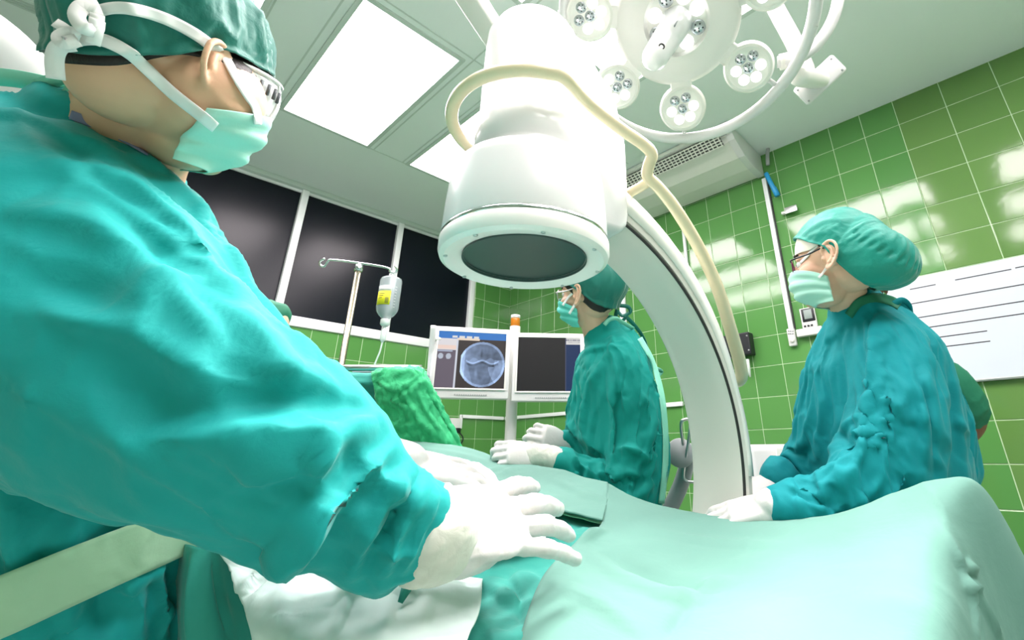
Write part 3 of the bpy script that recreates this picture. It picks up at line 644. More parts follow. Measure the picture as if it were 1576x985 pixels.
def pic_xray(u, v):
    """the picture on the left screen: u right, v down, 0..1; dull blue x-ray of a knee, tool bars above and left"""
    col = np.full(u.shape + (3,), 0.0); col[:] = (.035, .028, .028)
    def put(msk, c): col[msk] = c
    side = u < .27; put(side & (v > .34), (.115, .095, .125)); put(side & (v <= .34), (.62, .60, .62)); put(side & (v > .25) & (v < .32), (.72, .55, .48))
    put((u > .265) & (u < .295), (.55, .58, .66))
    put(v < .13, (.03, .16, .48)); put((v > .075) & (v < .11) & (u > .17) & (u < .60) & (np.sin(u * 60) > -.7), (.62, .62, .62)); put((v > .115) & (v < .155) & (u > .27) & (u < .60), (.70, .58, .46))
    for cx_ in (.055, .165):
        d = np.hypot((u - cx_) / .9, (v - .45) * .8); put(d < .042, (.40, .44, .52)); put((abs(u - cx_) < .055) & (abs(v - .36) < .012), (.35, .40, .52))
    X, Y = (u - .66) / .335, (v - .575) / .405; rr = np.hypot(X, Y); disc = (rr < 1) & (X > -.93)
    P = np.stack([X * 2.2, Y * 2.2, X * 0], -1); base = .40 + .10 * noise(P) + .05 * noise(P * 3 + 9) - .12 * X
    femur = np.exp(-((np.abs(X + .05) / .75) ** 6)) * (Y < -.18 + .10 * np.cos(X * 9)) ; tib = (np.abs(X + .02) < .62 - .30 * np.clip(Y, 0, 1)) & (Y > -.02 - .08 * np.cos(X * 8))
    base = base - .10 * femur - .09 * tib
    gap = np.exp(-((Y + .10 + .07 * np.cos(X * 7.5)) / .035) ** 2) * (np.abs(X) < .72); base = base + .28 * gap - .16 * np.exp(-((Y + .02 + .06 * np.cos(X * 7)) / .05) ** 2) * (np.abs(X) < .7)
    base = base + .35 * (X > .25 + .45 * Y ** 2 * 1.1 + .28 * (Y < .1)) * (Y > -.2) * .5 - .14 * np.exp(-(((X + .05) / .05) ** 2 + ((Y + .45) / .18) ** 2)) + .12 * np.exp(-(((X + .25) / .07) ** 2 + ((Y - .4) / .2) ** 2)) + .2 * (rr > .9) * disc + .18 * (X < -.75)
    g = np.clip(base, .05, .95) ** 1.5; c = np.stack([g * .62, g * .86, g * 1.35], -1); col[disc] = c[disc]
    return np.clip(col, 0, 1)
def pic_dark(u, v):
    col = np.full(u.shape + (3,), 0.0); col[:] = (.010, .010, .011); s = u > .765
    col[s & (v > .13)] = (.004, .022, .085); col[s & (v <= .13)] = (.58, .58, .56); col[s & (v > .03) & (v < .06) & (np.sin(u * 220) > -.3)] = (.15, .15, .2); col[s & (v > .075) & (v < .09) & (u > .8) & (np.sin(u * 300) > 0)] = (.3, .3, .33); col[(u > .758) & (u < .768)] = (.05, .06, .12); return col
def monitor(tl, tr, h, pic, label):
    x = nz((tr - tl) * (1, 1, 0)); w = np.linalg.norm((tr - tl)[:2]); n = np.cross(x, EZ); n = n if n @ (CAM - tl) > 0 else -n
    c = tl + x * w / 2 - EZ * h / 2
    m_ = lab(obj('monitor', bevelled(box(c - n * .03, x, n, EZ, w / 2, .028, h / 2), .006), M['plastic'], mt, auto=.6), label)
    sw, sh = w - .052, h - .078; sc = c + EZ * .012
    nu, nv = 150, 130; uu, vv = np.meshgrid((np.arange(nu)) / (nu - 1), (np.arange(nv)) / (nv - 1))
    G = sc + n * .0015 + x * ((uu - .5) * sw)[..., None] - EZ * ((vv - .5) * sh)[..., None]
    s_ = obj('screen', grid_surf(G, .001), M['screen'], m_)
    colr = pic(uu, vv).reshape(-1, 3); colr = np.vstack([colr, colr]); at = s_.data.color_attributes.new('picture', 'FLOAT_COLOR', 'POINT')
    at.data.foreach_set('color', np.concatenate([colr, np.ones((len(colr), 1))], 1).ravel())
    bw = .008
    for (p_, hx, hz) in ((sc + EZ * (sh / 2 + bw / 2), sw / 2 + bw, bw / 2), (sc - EZ * (sh / 2 + bw / 2), sw / 2 + bw, bw / 2), (sc + x * (sw / 2 + bw / 2), bw / 2, sh / 2), (sc - x * (sw / 2 + bw / 2), bw / 2, sh / 2)):
        obj('bezel', box(p_ + n * .0015, x, n, EZ, hx, .004, hz, .001), M['plastic2'], m_)
    dashes = [box(c - EZ * (h / 2 - .018) - x * (.02 - .011 * k) + n * .0005 - x * w * .12, x, n, EZ, .0042, .001, .0032) for k in range(15)]
    o_ = lab(obj('caption_print', cat(dashes), M['grey'], m_, smooth=False), 'row of tiny grey lettering'); o_['kind'] = 'stuff'
    obj('arm', box(c - n * .07, x, n, EZ, .05, .03, .05, .004), M['plastic2'], m_); return m_
monitor(W(669, 501, 2.46), W(787, 511.5, 2.56), .366, pic_xray, 'left screen with a blue knee x-ray')
monitor(W(791, 511.5, 2.56), W(900, 519, 2.60), .362, pic_dark, 'right screen, nearly black')
obj('side_handle', tube([W(667, 501, 2.42), W(664, 540, 2.42), W(659, 600, 2.42), W(657, 622, 2.42)], .014, 14), M['plastic'], mt)
hz_ = W(662, 520, 2.42); obj('handle_link', rod(hz_, hz_ + nz(mc_ - hz_) * (1, 1, 0) * .1, .012), M['plastic2'], mt)

# ------------------------------------------------------------------ surgical light
lc = W(1041, 34, 1.5); nl = nz(nz(CAM - lc) * .85 + nz(np.array((.75, .62, .95)) - lc) * .3)
la = nz(VC(1, 0, 0) - nl * (VC(1, 0, 0) @ nl)); lb = np.cross(nl, la); lb = lb if lb[2] < 0 else -lb
def lp(x, y, h=0.0): return lc + la * x + lb * y + nl * h
sl = thing('surgical_light', 'white round surgical light head with seven lamp pods inside a ring', 'surgical light', lc)
obj('dome', lathe(lc, nl, [(.095, -.012), (.104, .004), (.150, .002), (.185, -.006), (.200, -.020), (.202, -.034), (.180, -.060), (.08, -.085), (0, -.09)], 72), M['enamel'], sl, auto=.7)
core = obj('lens_ring', lathe(lc, nl, [(0, -.016), (.098, -.014), (.100, -.010), (.098, -.03), (0, -.03)], 48), M['pod'], sl)
def lens(c, n, r, lit, par):
    obj('lens', lathe(c, n, [(r, 0), (r * .98, r * .12), (r * .8, r * .34), (r * .5, r * .48), (0, r * .55)], 20), M['lens'] if lit else M['lens_d'], par)
    if not lit:
        a_ = nz(np.cross(n, EZ)); b_ = np.cross(n, a_)
        chips = [ell(c + n * r * .5 + (a_ * math.cos(t_) + b_ * math.sin(t_)) * r * s_, (a_, b_, n), (r * .13, r * .13, r * .12), 6, 4) for t_, s_ in ((.4, .55), (1.6, .5), (2.9, .6), (4.1, .5), (5.3, .55), (2.2, .1))]
        o_ = obj('led_cluster', cat(chips), M['led'], par); o_['kind'] = 'stuff'
for k in range(8):
    t_ = 2 * math.pi * k / 8 + .2; lens(lp(math.cos(t_) * .072, math.sin(t_) * .072, -.013), nl, .0235, k not in (0, 2, 3, 5), core)
hd = nz(nl * .55 + lb * .30 - la * .22)
hnd = obj('centre_handle', limb([(*(lp(0, .005, -.02)), .052), (*(lp(0, .005, .02) + hd * .015), .047), (*(lp(0, .005) + hd * .08), .045), (*(lp(0, .005) + hd * .14), .042), (*(lp(0, .005) + hd * .160), .041)], 5, 28), M['pod'], sl)
hp = lp(0, .005) + hd * .152; hn_ = nz(nz(CAM - hp) - hd * (nz(CAM - hp) @ hd)); he = hp + hn_ * .0385
obj('camera_hole', lathe(he, nz(hn_ + hd * .3), [(.010, -.004), (.010, .003), (.007, .004), (.005, .001), (0, .001)], 20), M['dark'], hnd)
obj('latch', box(lp(.012, .005, .03) + hd * .03 + nz(np.cross(hd, la)) * 0, hd, la, np.cross(hd, la), .02, .002, .04, .001), M['grey'], hnd)
pod_r, PRAD = .281, .080
for k in range(7):
    t_ = math.radians(79 + k * 51.43); c = lp(math.cos(t_) * pod_r, math.sin(t_) * pod_r, -.008); rad_ = la * math.cos(t_) + lb * math.sin(t_); n = nz(nl - rad_ * .16)
    pd = obj('lamp_pod', lathe(c, n, [(.058, .006), (.066, .010), (.074, .008), (.080, -.002), (.081, -.02), (.074, -.05), (.045, -.075), (0, -.08)], 40), M['plastic2'], sl, auto=.7)
    obj('pod_face', lathe(c, n, [(0, .003), (.060, .003), (.060, -.004), (0, -.004)], 32), M['pod'], pd)
    a_ = nz(la - n * (la @ n)); b_ = np.cross(n, a_)
    lens(c + n * .003, n, .0185, False, pd)
    for j in range(6):
        q_ = math.radians(60 * j + 200); lens(c + n * .003 + (a_ * math.cos(q_) + b_ * math.sin(q_)) * .0385, n, .0185, j not in (((4, 5), (3, 4), (0, 5))[k % 3]), pd)
    obj('pod_arm', box(lc + rad_ * .205 - nl * .03, rad_, np.cross(nl, rad_), nl, .035, .036, .018, .008), M['enamel'], pd)
    obj('ring_stay', rod(c + rad_ * .075 - nl * .02, c + rad_ * .112 - nl * .012, .008), M['plastic'], pd)
    if k in (0, 1, 2, 3, 5, 6):
        l_ = area_lamp('pod_light', c + n * .02, c + n * .02 + n, .10, LAMP_POWER, (1, 1, .98), math.radians(85)); 
rp = [lp(.022 + math.cos(t_) * .392, math.sin(t_) * .392, -.02) for t_ in np.linspace(0, 2 * np.pi, 73)]
obj('ring', loft(np.array(rp), .0195, None, 16, caps=False), M['plastic'], sl)
yk = [W(1196, 96, 1.58), W(1222, 92, 1.56), W(1252, 74, 1.55), W(1280, 34, 1.55), W(1291, -12, 1.56), W(1285, -70, 1.6), W(1240, -140, 1.66), W(1150, -190, 1.72)]
obj('yoke', tube(yk, .019, 14), M['plastic'], sl)
obj('yoke_joint', rod(W(1200, 96, 1.58), W(1218, 92, 1.57), .026, 20), M['plastic2'], sl)
top = np.array((*W(1150, -190, 1.9)[:2], CEIL))
obj('arm', limb([(*W(1240, 108, 1.66), .030), (*W(1222, 65, 1.68), .030), (*W(1195, 15, 1.74), .030), (*W(1165, -50, 1.82), .030)], 4, 16), M['plastic'], sl)
obj('arm_joint', limb([(*W(1232, 118, 1.60), .034), (*W(1262, 123, 1.70), .032)], 3, 20), M['plastic2'], sl)
pA = W(1262, 123, 1.70); 
bx = nz(W(1290, 92, 1.7) - W(1236, 142, 1.7)); bn = nz(CAM - pA); by = nz(np.cross(bn, bx)); 
plate = obj('joint_plate', bevelled(box(pA - bn * .01, bx, by, bn, .098, .040, .020), .010), M['plastic'], sl)
for sx in (-1, 1):
    for sy in (-1, 1): obj('screw', lathe(pA + bx * sx * .082 + by * sy * .028 + bn * .010, bn, [(.004, 0), (.004, .002), (0, .003)], 10), M['grey'], plate)
hang = W(1165, -50, 1.82); obj('drop_tube', rod(hang - EZ * .05, np.array((hang[0], hang[1], CEIL)), .035, 20), M['plastic'], sl); 
obj('ceiling_cover', lathe(np.array((hang[0], hang[1], CEIL)), -EZ, [(.14, 0), (.14, .02), (.11, .05), (.04, .07), (0, .07)], 32), M['plastic'], sl)
obj('cross_tube', tube([yk[-1], yk[-1] * .5 + hang * .5 + EZ * .02, hang], .018, 12), M['plastic'], sl)
# pendant arm behind the drum
pa, pb = W(778, 80, 1.80), W(655, -110, 1.55); pd_ = nz(pb - pa)
pe = thing('pendant_arm', 'white boxy ceiling pendant arm reaching down behind the drum', 'pendant arm', pa)
sx_ = nz(np.cross(pd_, EZ)); obj('beam', bevelled(box((pa + pb) / 2, pd_, sx_, np.cross(pd_, sx_), np.linalg.norm(pb - pa) / 2, .042, .035), .010), M['plastic2'], pe)
obj('column', rod(pb, np.array((pb[0], pb[1], CEIL)), .05, 24), M['plastic'], pe); obj('knuckle', rod(pa - EZ * .06, pa + EZ * .05, .05, 24), M['plastic'], pe)
# second light head, close by at the left edge
l2 = W(-150, 120, 1.25); n2 = nz(VC(.55, .1, -.75) * .5 + np.array((.2, -.1, -.6)))
s2 = thing('round_light_head', 'large white domed light head at the left behind the surgeon', 'surgical light', l2)
obj('dome', lathe(l2, -n2, [(0, -.05), (.15, -.045), (.24, -.03), (.285, 0), (.29, .02), (.27, .06), (.20, .11), (.10, .14), (0, .15)], 64), M['plastic'], s2)
obj('face', lathe(l2 + n2 * .046, n2, [(0, .004), (.13, .004), (.135, 0), (0, -.004)], 48), M['pod'], s2)
obj('stem', rod(l2 - n2 * .1, np.array((*(l2 - n2 * .2)[:2], CEIL)), .035, 20), M['plastic'], s2)

# ------------------------------------------------------------------ drip stand and bottle
ih = W(553, 407, 2.0); iv = thing('drip_stand', 'steel drip stand with a double hook in front of the black windows', 'drip stand', (ih[0], ih[1], 0))
obj('pole', rod((ih[0], ih[1], .08), (ih[0], ih[1], ih[2] - .01), .0125, 16), M['brass'], iv); obj('collar', lathe(ih - EZ * .03, EZ, [(.016, 0), (.018, .01), (.014, .03), (0, .034)], 16), M['chrome'], iv)
hk = obj('hook_bar', tube([W(500, 398, 2.0), W(493, 402, 2.0), (W(493, 408, 2.0)), W(499, 410, 2.0), W(505, 402, 2.0), W(512, 400, 2.0), W(553, 405, 2.0), W(595, 412, 2.0), W(601, 418, 2.0), W(607, 420, 2.0), W(611, 415, 2.0), W(608, 409, 2.0)], .0048, 10, 5), M['chrome'], iv)
for a_ in range(5):
    t_ = a_ * 2 * math.pi / 5; d_ = np.array((math.cos(t_), math.sin(t_), 0)); b_ = np.array((ih[0], ih[1], 0))
    lg = obj('leg', limb([(*(b_ + EZ * .11), .016), (*(b_ + d_ * .25 + EZ * .075), .013)], 3, 10), M['steel'], iv); obj('caster', rod(b_ + d_ * .25 + EZ * .03 - np.cross(d_, EZ) * .01, b_ + d_ * .25 + EZ * .03 + np.cross(d_, EZ) * .01, .03, 12), M['dark'], lg)
bt = W(603, 428, 1.99); bb = W(598, 497, 1.99)[2]; H_ = bt[2] - bb
bo = thing('infusion_bottle', 'clear infusion bottle with yellow and white label hanging upside down', 'infusion bottle', bt)
def pr_(rows): return lathe(bt, -EZ, [(r, h * H_) for r, h in rows], 36)
obj('bottle', pr_([(.012, -.055), (.014, -.02), (.030, -.005), (.041, .03), (.044, .09), (.044, .74), (.041, .83), (.030, .93), (.016, 1.0), (.015, 1.06)]), M['bag'], bo)
obj('liquid', pr_([(0, .30), (.040, .30), (.041, .32), (.041, .73), (.038, .82), (.027, .92), (.013, .99), (0, 1.0)]), M['liquid'], bo)
obj('hanger', tube([bt + EZ * .004, bt + EZ * .016 + RT2 * .012, bt + EZ * .028, bt + EZ * .016 - RT2 * .012, bt + EZ * .004], .0026, 8), M['tube'], bo)
th0 = math.atan2(*(CAM - bt)[[1, 0]])
def wrap(a0, a1, h0, h1, r, n=14):
    A = np.linspace(a0, a1, n); G = np.array([[bt - EZ * h * H_ + np.array((math.cos(t_), math.sin(t_), 0)) * r for t_ in A] for h in (h0, h1)]); return grid_surf(G, .0008)
obj('label', wrap(th0 - 1.15, th0 + .12, .40, .73, .0455), M['yellow'], bo); obj('label_head', wrap(th0 - 1.15, th0 + .12, .27, .40, .0455), M['white'], bo)
for k in range(3): obj('print_line', wrap(th0 - .95, th0 - .4 - .1 * k, .46 + .05 * k, .475 + .05 * k, .0462), M['ink'], bo)
for k in range(6): obj('barcode_bar', wrap(th0 - .30 + .05 * k, th0 - .275 + .05 * k, .56, .70, .0462, 3), M['ink'], bo)
for k in range(8): obj('scale_mark', wrap(th0 + .45, th0 + .62, .28 + .07 * k, .287 + .07 * k, .0448, 5), M['white'], bo)
obj('cap', pr_([(.016, 1.02), (.019, 1.03), (.019, 1.14), (.013, 1.18), (0, 1.18)]), M['tube'], bo)
obj('drip_chamber', pr_([(.006, 1.18), (.006, 1.24), (.011, 1.28), (.011, 1.50), (.005, 1.56), (0, 1.56)]), M['tube'], bo)
e_ = bt - EZ * H_ * 1.55
obj('drip_line', tube([e_, e_ - EZ * .04 - RT2 * .004, e_ - EZ * .09 - RT2 * .016, e_ - EZ * .14 - RT2 * .014, e_ - EZ * .3 - RT2 * .02 , e_ - EZ * .5 - RT2 * .1], .0035, 8), M['tube'], bo)

# ------------------------------------------------------------------ instrument tray, anaesthesia screen and towel
ta, tb = W(541, 574, 2.2), W(642, 570, 2.2); tx = nz((tb - ta) * (1, 1, 0)); ty = np.cross(EZ, tx); tcn = (ta + tb) / 2 + ty * .10 ; tcn[2] = max(ta[2], tb[2])
tr_ = thing('instrument_tray', 'flat blue-grey tray on a stand behind the draped screen', 'tray', (tcn[0], tcn[1], 0))
obj('tray_top', bevelled(box(tcn, tx, ty, EZ, .155, .10, .009), .007), M['tray'], tr_); obj('rim', cat([tube([tcn + tx * sx * .145 + ty * sy * .09 + EZ * .01 for sx, sy in ((-1, -1), (1, -1), (1, 1), (-1, 1), (-1, -1))], .006, 8, smoothpath=False)]), M['plastic'], tr_)
obj('post', rod((tcn[0], tcn[1], .03), tcn, .018, 14), M['steel'], tr_); obj('foot', abox((tcn[0] - .12, tcn[1] - .12, 0), (tcn[0] + .12, tcn[1] + .12, .03), .01), M['steel'], tr_)
# ------------------------------------------------------------------ people: shared builders
class Head:
    """a head in its own frame: f forward, l to its left, u up (metres from the point between the ears)"""
    def __init__(s, H, F, U, k=1.0):
        s.F = nz(F); s.U = nz(U - s.F * (U @ s.F)); s.L = np.cross(s.U, s.F); s.H = np.asarray(H, float); s.k = k; s.ax = (s.F, s.L, s.U)
    def p(s, f, l, u): return s.H + (s.F * f + s.L * l + s.U * u) * s.k
    def loc(s, X): d = (np.asarray(X) - s.H) / s.k; return np.stack([d @ s.F, d @ s.L, d @ s.U], -1)
    def e(s, c, r, nu=24, nv=14): return ell(s.p(*c), s.ax, np.array(r) * s.k, nu, nv)
    def t(s, pts, rad, seg=12): return tube([s.p(*q) for q in pts], rad * s.k if np.isscalar(rad) else np.array(rad) * s.k, seg, 5)
    def skull(s):
        s.noear = True; r = s.parts(); s.noear = False; return r
    noear = False
    def parts(s):
        P = [s.e((-.010, 0, .030), (.098, .077, .098)), s.e((.036, 0, -.030), (.062, .062, .086)), s.e((.040, 0, -.078), (.050, .052, .040)), s.e((.074, 0, -.098), (.018, .022, .016)),
             s.e((-.035, 0, -.03), (.062, .062, .06)), s.e((.060, 0, .022), (.033, .052, .016)), s.e((.093, 0, -.066), (.010, .023, .007)), s.e((.093, 0, -.077), (.009, .020, .007))]
        P.append(limb([(*s.p(.084, 0, .012), .008 * s.k), (*s.p(.098, 0, -.010), .009 * s.k), (*s.p(.106, 0, -.030), .0125 * s.k)], 4, 16))
        for q in (-1, 1):
            P += [s.e((.098, q * .011, -.033), (.009, .007, .007)), s.e((.052, q * .050, -.025), (.030, .016, .018)), s.e((.077, q * .032, .013), (.009, .016, .005)), s.e((.079, q * .032, -.012), (.007, .014, .004))]
            if not s.noear: P += s.ear(q)
        return P
    def ear(s, q, k=1.08):
        def E(a, b, c): return (-.004 + (a * .97 - b * .17) * k, q * (.0735 + (c + .006 - a * .42) * k), -.006 + (b * .97 + a * .17) * k)
        hx = [(.013, .001, .004), (.016, .016, .008), (.009, .029, .009), (-.006, .035, .010), (-.018, .028, .011), (-.023, .012, .011), (-.021, -.004, .010), (-.014, -.019, .008), (-.004, -.029, .006), (.004, -.029, .004)]
        r = np.interp(np.arange(46), [0, 12, 30, 45], [.0034, .0044, .0040, .0050])
        P = [tube([s.p(*E(*h)) for h in hx], r * s.k, 10, 5), tube([s.p(*E(*h)) for h in ((.003, .024, .006), (-.008, .018, .009), (-.012, .004, .010), (-.008, -.010, .008), (.001, -.017, .006))], .0036 * s.k, 10, 5)]
        P.append(ell(s.p(*E(-.004, .003, .0005)), (nz(s.F - s.L * q * .42), nz(s.L * q + s.F * .42), s.U), np.array((.0185, .0045, .030)) * s.k, 18, 12))
        P.append(ell(s.p(*E(.0, -.027, .005)), (nz(s.F - s.L * q * .4), nz(s.L * q + s.F * .4), s.U), np.array((.0085, .0045, .0095)) * s.k, 14, 10))
        P.append(ell(s.p(*E(.012, -.006, .005)), (s.F, s.L, s.U), np.array((.005, .0055, .0075)) * s.k, 12, 8))
        P.append(ell(s.p(-.012, q * .068, -.008), s.ax, np.array((.016, .012, .022)) * s.k, 12, 8)); return P
    def eyes(s, root):
        for q in (-1, 1):
            e = obj('eye', s.e((.0745, q * .032, .001), (.0125, .0125, .0125), 16, 10), M['eye'], root); obj('iris', ell(s.p(.0858, q * .0325, .001), s.ax, np.array((.0018, .0055, .0055)) * s.k, 14, 8), M['iris'], e)
            obj('eyebrow', s.t([(.083, q * .012, .024), (.086, q * .030, .029), (.072, q * .050, .024)], [.0035] * 11, 8) if False else tube([s.p(.086, q * .014, .022), s.p(.088, q * .030, .028), s.p(.075, q * .050, .024)], .003 * s.k, 8, 4), M['hair'], root)
def head_shell(hd, tree, edge, c=(-.005, 0, .03), axis=(-.25, 0, 1), off=.006, bulge=None, nb=46, na=96, thick=.0015, wr=0.0, roll=0.004):
    """fitted shell over a head (cap, hair): edge = points (f, l, u) round its rim"""
    A = nz(axis); a = nz(np.array((1, 0, 0)) - A * A[0]); b = np.cross(A, a); c = np.array(c)
    az, be = [], []
    for e in edge:
        d = nz(np.array(e) - c); az.append(math.atan2(d @ b, d @ a)); be.append(math.acos(np.clip(d @ A, -1, 1)))
    o = np.argsort(az); az, be = np.array(az)[o], np.array(be)[o]; az = np.concatenate([az - 2 * np.pi, az, az + 2 * np.pi]); be = np.tile(be, 3)
    th = np.linspace(-np.pi, np.pi, na + 1)[:-1]; bm = np.interp(th, az, be); k = np.array([.25, .5, .25])
    for _ in range(6): bm = .25 * np.roll(bm, 1) + .5 * bm + .25 * np.roll(bm, -1)
    G = np.zeros((nb, na, 3)); rr = np.zeros((nb, na)); dirs = np.zeros((nb, na, 3))
    for i in range(nb):
        t = max(i, .02) / (nb - 1)
        for j in range(na):
            B = bm[j] * t; dirs[i, j] = A * math.cos(B) + (a * math.cos(th[j]) + b * math.sin(th[j])) * math.sin(B)
            w = hd.F * dirs[i, j, 0] + hd.L * dirs[i, j, 1] + hd.U * dirs[i, j, 2]; o_ = hd.p(*c)
            h = tree.ray_cast(Vector(o_ + w * .4), Vector(-w), .4); rr[i, j] = (h[0] - Vector(o_)).length / hd.k if h[0] is not None else .09
    rr = np.minimum(rr, .118)
    for _ in range(3):
        rr = .2 * (np.roll(rr, 1, 1) + np.roll(rr, -1, 1) + np.vstack([rr[:1], rr[:-1]]) + np.vstack([rr[1:], rr[-1:]]) + rr)
    T = np.linspace(0, 1, nb)[:, None] + 0 * rr; TH = th[None, :] + 0 * rr
    r = rr + off
    if bulge is not None: r = r + bulge(T, TH, dirs)
    if wr:
        P = np.stack([np.cos(TH) * 2.6, np.sin(TH) * 2.6, T * 1.6], -1) + 3.1; Q = warp(P, 1.4, .35); r = r + wr * (np.maximum(ridge(Q), 0) ** 2 - .3) * np.clip(T * 3, 0, 1) + wr * .35 * (np.maximum(ridge(Q * 2.1 + 4), 0) ** 3 - .25) * np.clip(T * 3, 0, 1)
    r = r + roll * np.exp(-((1 - T) / .03) ** 2)
    X = c + dirs * r[..., None]; Gw = hd.H + (X @ np.array(hd.ax)) * hd.k
    G2 = np.concatenate([Gw, Gw[:, :1]], 1); V, F = grid_surf(G2, thick); return V, F
def mask_patch(hd, tree, wid=.070, top=-.012, bot=-.114, off=.007, pleat=.004, m=34, n=44, amax=1.6):
    """pleated face mask: wraps nose to chin and cheek to cheek"""
    G = np.zeros((m, n, 3))
    for i in range(m):
        t = i / (m - 1); uu = top + (bot - top) * t
        for j in range(n):
            s = j / (n - 1) * 2 - 1; ang = s * amax
            uc = uu + abs(s) ** 2.2 * (-.040 * (1 - t) - .002 * t)
            o_ = np.array((.012, 0, uc)); d = np.array((math.cos(ang), math.sin(ang), 0)); w = d @ np.array(hd.ax); p0 = hd.p(*o_)
            h = tree.ray_cast(Vector(p0 + w * .3), Vector(-w), .3); r = ((h[0] - Vector(p0)).length / hd.k) if h[0] is not None else .06
            r = min(max(r, .052), .108); G[i, j] = o_ + d * r
    for _ in range(10):
        K = G.copy(); K[1:-1] += .5 * (G[:-2] + G[2:] - 2 * G[1:-1]) * .6; G = K; K = G.copy(); K[:, 1:-1] += .5 * (G[:, :-2] + G[:, 2:] - 2 * G[:, 1:-1]) * .6; G = K
    t = np.linspace(0, 1, m)[:, None]; s = np.linspace(-1, 1, n)[None]
    rad = G - np.array((.012, 0, 0)); rad[..., 2] = 0; rad /= np.linalg.norm(rad, axis=2)[..., None]
    tent = .012 * np.exp(-((t - .45) / .32) ** 2) * (1 - np.abs(s) ** 2) + .004
    pl = pleat * np.clip(np.sin(t * np.pi * 3.2 * 2) * 1.4, -1, 1) * np.sin(np.pi * t) * (1 - .5 * np.abs(s)) + .002 * noise(np.stack([s * 3 + 0 * t, t * 4 + 0 * s, 0 * s * t], -1))
    X = G + rad * ((off + tent + pl) * (1 - .9 * np.clip((t - .72) / .28, 0, 1) ** 1.5))[..., None]; Gw = hd.H + (X @ np.array(hd.ax)) * hd.k
    return grid_surf(Gw, .0015), Gw
def hand_parts(w0, X, N, right, k=1.0, curl=(.3, .3, .3, .3), spread=(.12, .03, -.06, -.18), thumb=(.55, .8, -.3), tcurl=.25):
    """closed pieces of one hand: palm, four fingers of unequal length bent at three joints, thumb from the side of the palm"""
    X = nz(X); N = nz(N - X * (N @ X)); Y = np.cross(N, X) if right else np.cross(X, N)
    def P(x, y, z): return w0 + (X * x + Y * y + N * z) * k
    parts = [limb([(*P(-.012, 0, 0), .030 * k, .020 * k), (*P(.02, .001, .001), .036 * k, .019 * k), (*P(.055, .001, .002), .043 * k, .0165 * k), (*P(.088, .000, .002), .041 * k, .0135 * k)], 5, 26, ref=Y),
             ell(P(.030, .024, -.009), (X, Y, N), np.array((.032, .017, .015)) * k, 18, 10), ell(P(.035, -.026, -.007), (X, Y, N), np.array((.036, .014, .014)) * k, 18, 10)]
    base = ((.090, .029), (.095, .0095), (.091, -.0105), (.083, -.029)); L = ((.041, .025, .021), (.045, .028, .022), (.041, .026, .021), (.033, .020, .019)); R0 = (.0098, .0100, .0095, .0084)
    for i in range(4):
        p = P(base[i][0] - .012, base[i][1], .001); a = spread[i]; d0 = X * math.cos(a) + Y * math.sin(a); ang = curl[i] * .35; q = [(*p, R0[i] * 1.12 * k)]
        p = p + d0 * .012 * k
        for j in range(3):
            d = d0 * math.cos(ang) - N * math.sin(ang); r = R0[i] * (1, .93, .84)[j]
            q.append((*p, r * 1.08 * k)); q.append((*(p + d * L[i][j] * .5 * k), r * .95 * k)); p = p + d * L[i][j] * k; ang += curl[i] * (1.0 if j == 0 else .75)
        q.append((*p, R0[i] * .74 * k)); parts.append(limb(q, 4, 16))
    d = nz(X * thumb[0] + Y * thumb[1] + N * thumb[2]); p = P(.016, .020, -.010); q = [(*p, .015 * k)]; c = nz(np.cross(N, Y * 1.0) * 0 + X - d * (X @ d))
    p = p + d * .028 * k; q.append((*p, .0145 * k))
    for j, l in enumerate((.034, .028)):
        a = tcurl * (j + 1); dd = nz(d * math.cos(a) + c * math.sin(a)); q.append((*(p + dd * l * .5 * k), (.0122, .0112)[j] * k)); p = p + dd * l * k; q.append((*p, (.0122, .0095)[j] * k))
    parts.append(limb(q, 4, 16)); return parts
def cuff_parts(pts, seg=28, wr=.05, seed=0.0):
    def md(s, t): return 1 + wr * np.sin(s * 34 + seed + 1.6 * np.sin(t * 2 + seed)) * (.5 + .5 * np.sin(t + 3 * s + seed)) + wr * .7 * np.sin(t * 5 + s * 9 + seed) * s
    return limb(pts, 8, seg, mod=md)
def sleeve(pts, n=14, seg=64, amp=.10, rings=9.0, twist=1.4, seed=0.0, ref=None):
    """gown sleeve: loft with pulled diagonal folds and bunched rings where the arm bends and at the cuff"""
    def md(s, t):
        P = np.stack([np.cos(t) * 1.2 + 0 * s, np.sin(t) * 1.2 + 0 * s, s * 3.2 + 0 * t], -1) + seed
        w = noise(P); w2 = noise(P * 2.1 + 9)
        diag = 1 - 2 * np.abs(np.sin((t * 1.5 + s * twist * 6.0 + w * 2.2)));
        ring = 1 - 2 * np.abs(np.sin(s * rings * np.pi * .5 + np.sin(t + seed) * 1.3 + w2 * 1.8))
        e_end = np.clip((s - .62) / .3, 0, 1); e_mid = np.exp(-((s - .52) / .13) ** 2)
        return 1 + amp * (.55 * diag * (1 - e_end) * .8 + ring * (.75 * e_end + .7 * e_mid * np.clip(.4 - np.cos(t + 1), 0, 1.4)) + .5 * w)
    return limb(pts, n, seg, ref=ref, mod=md)
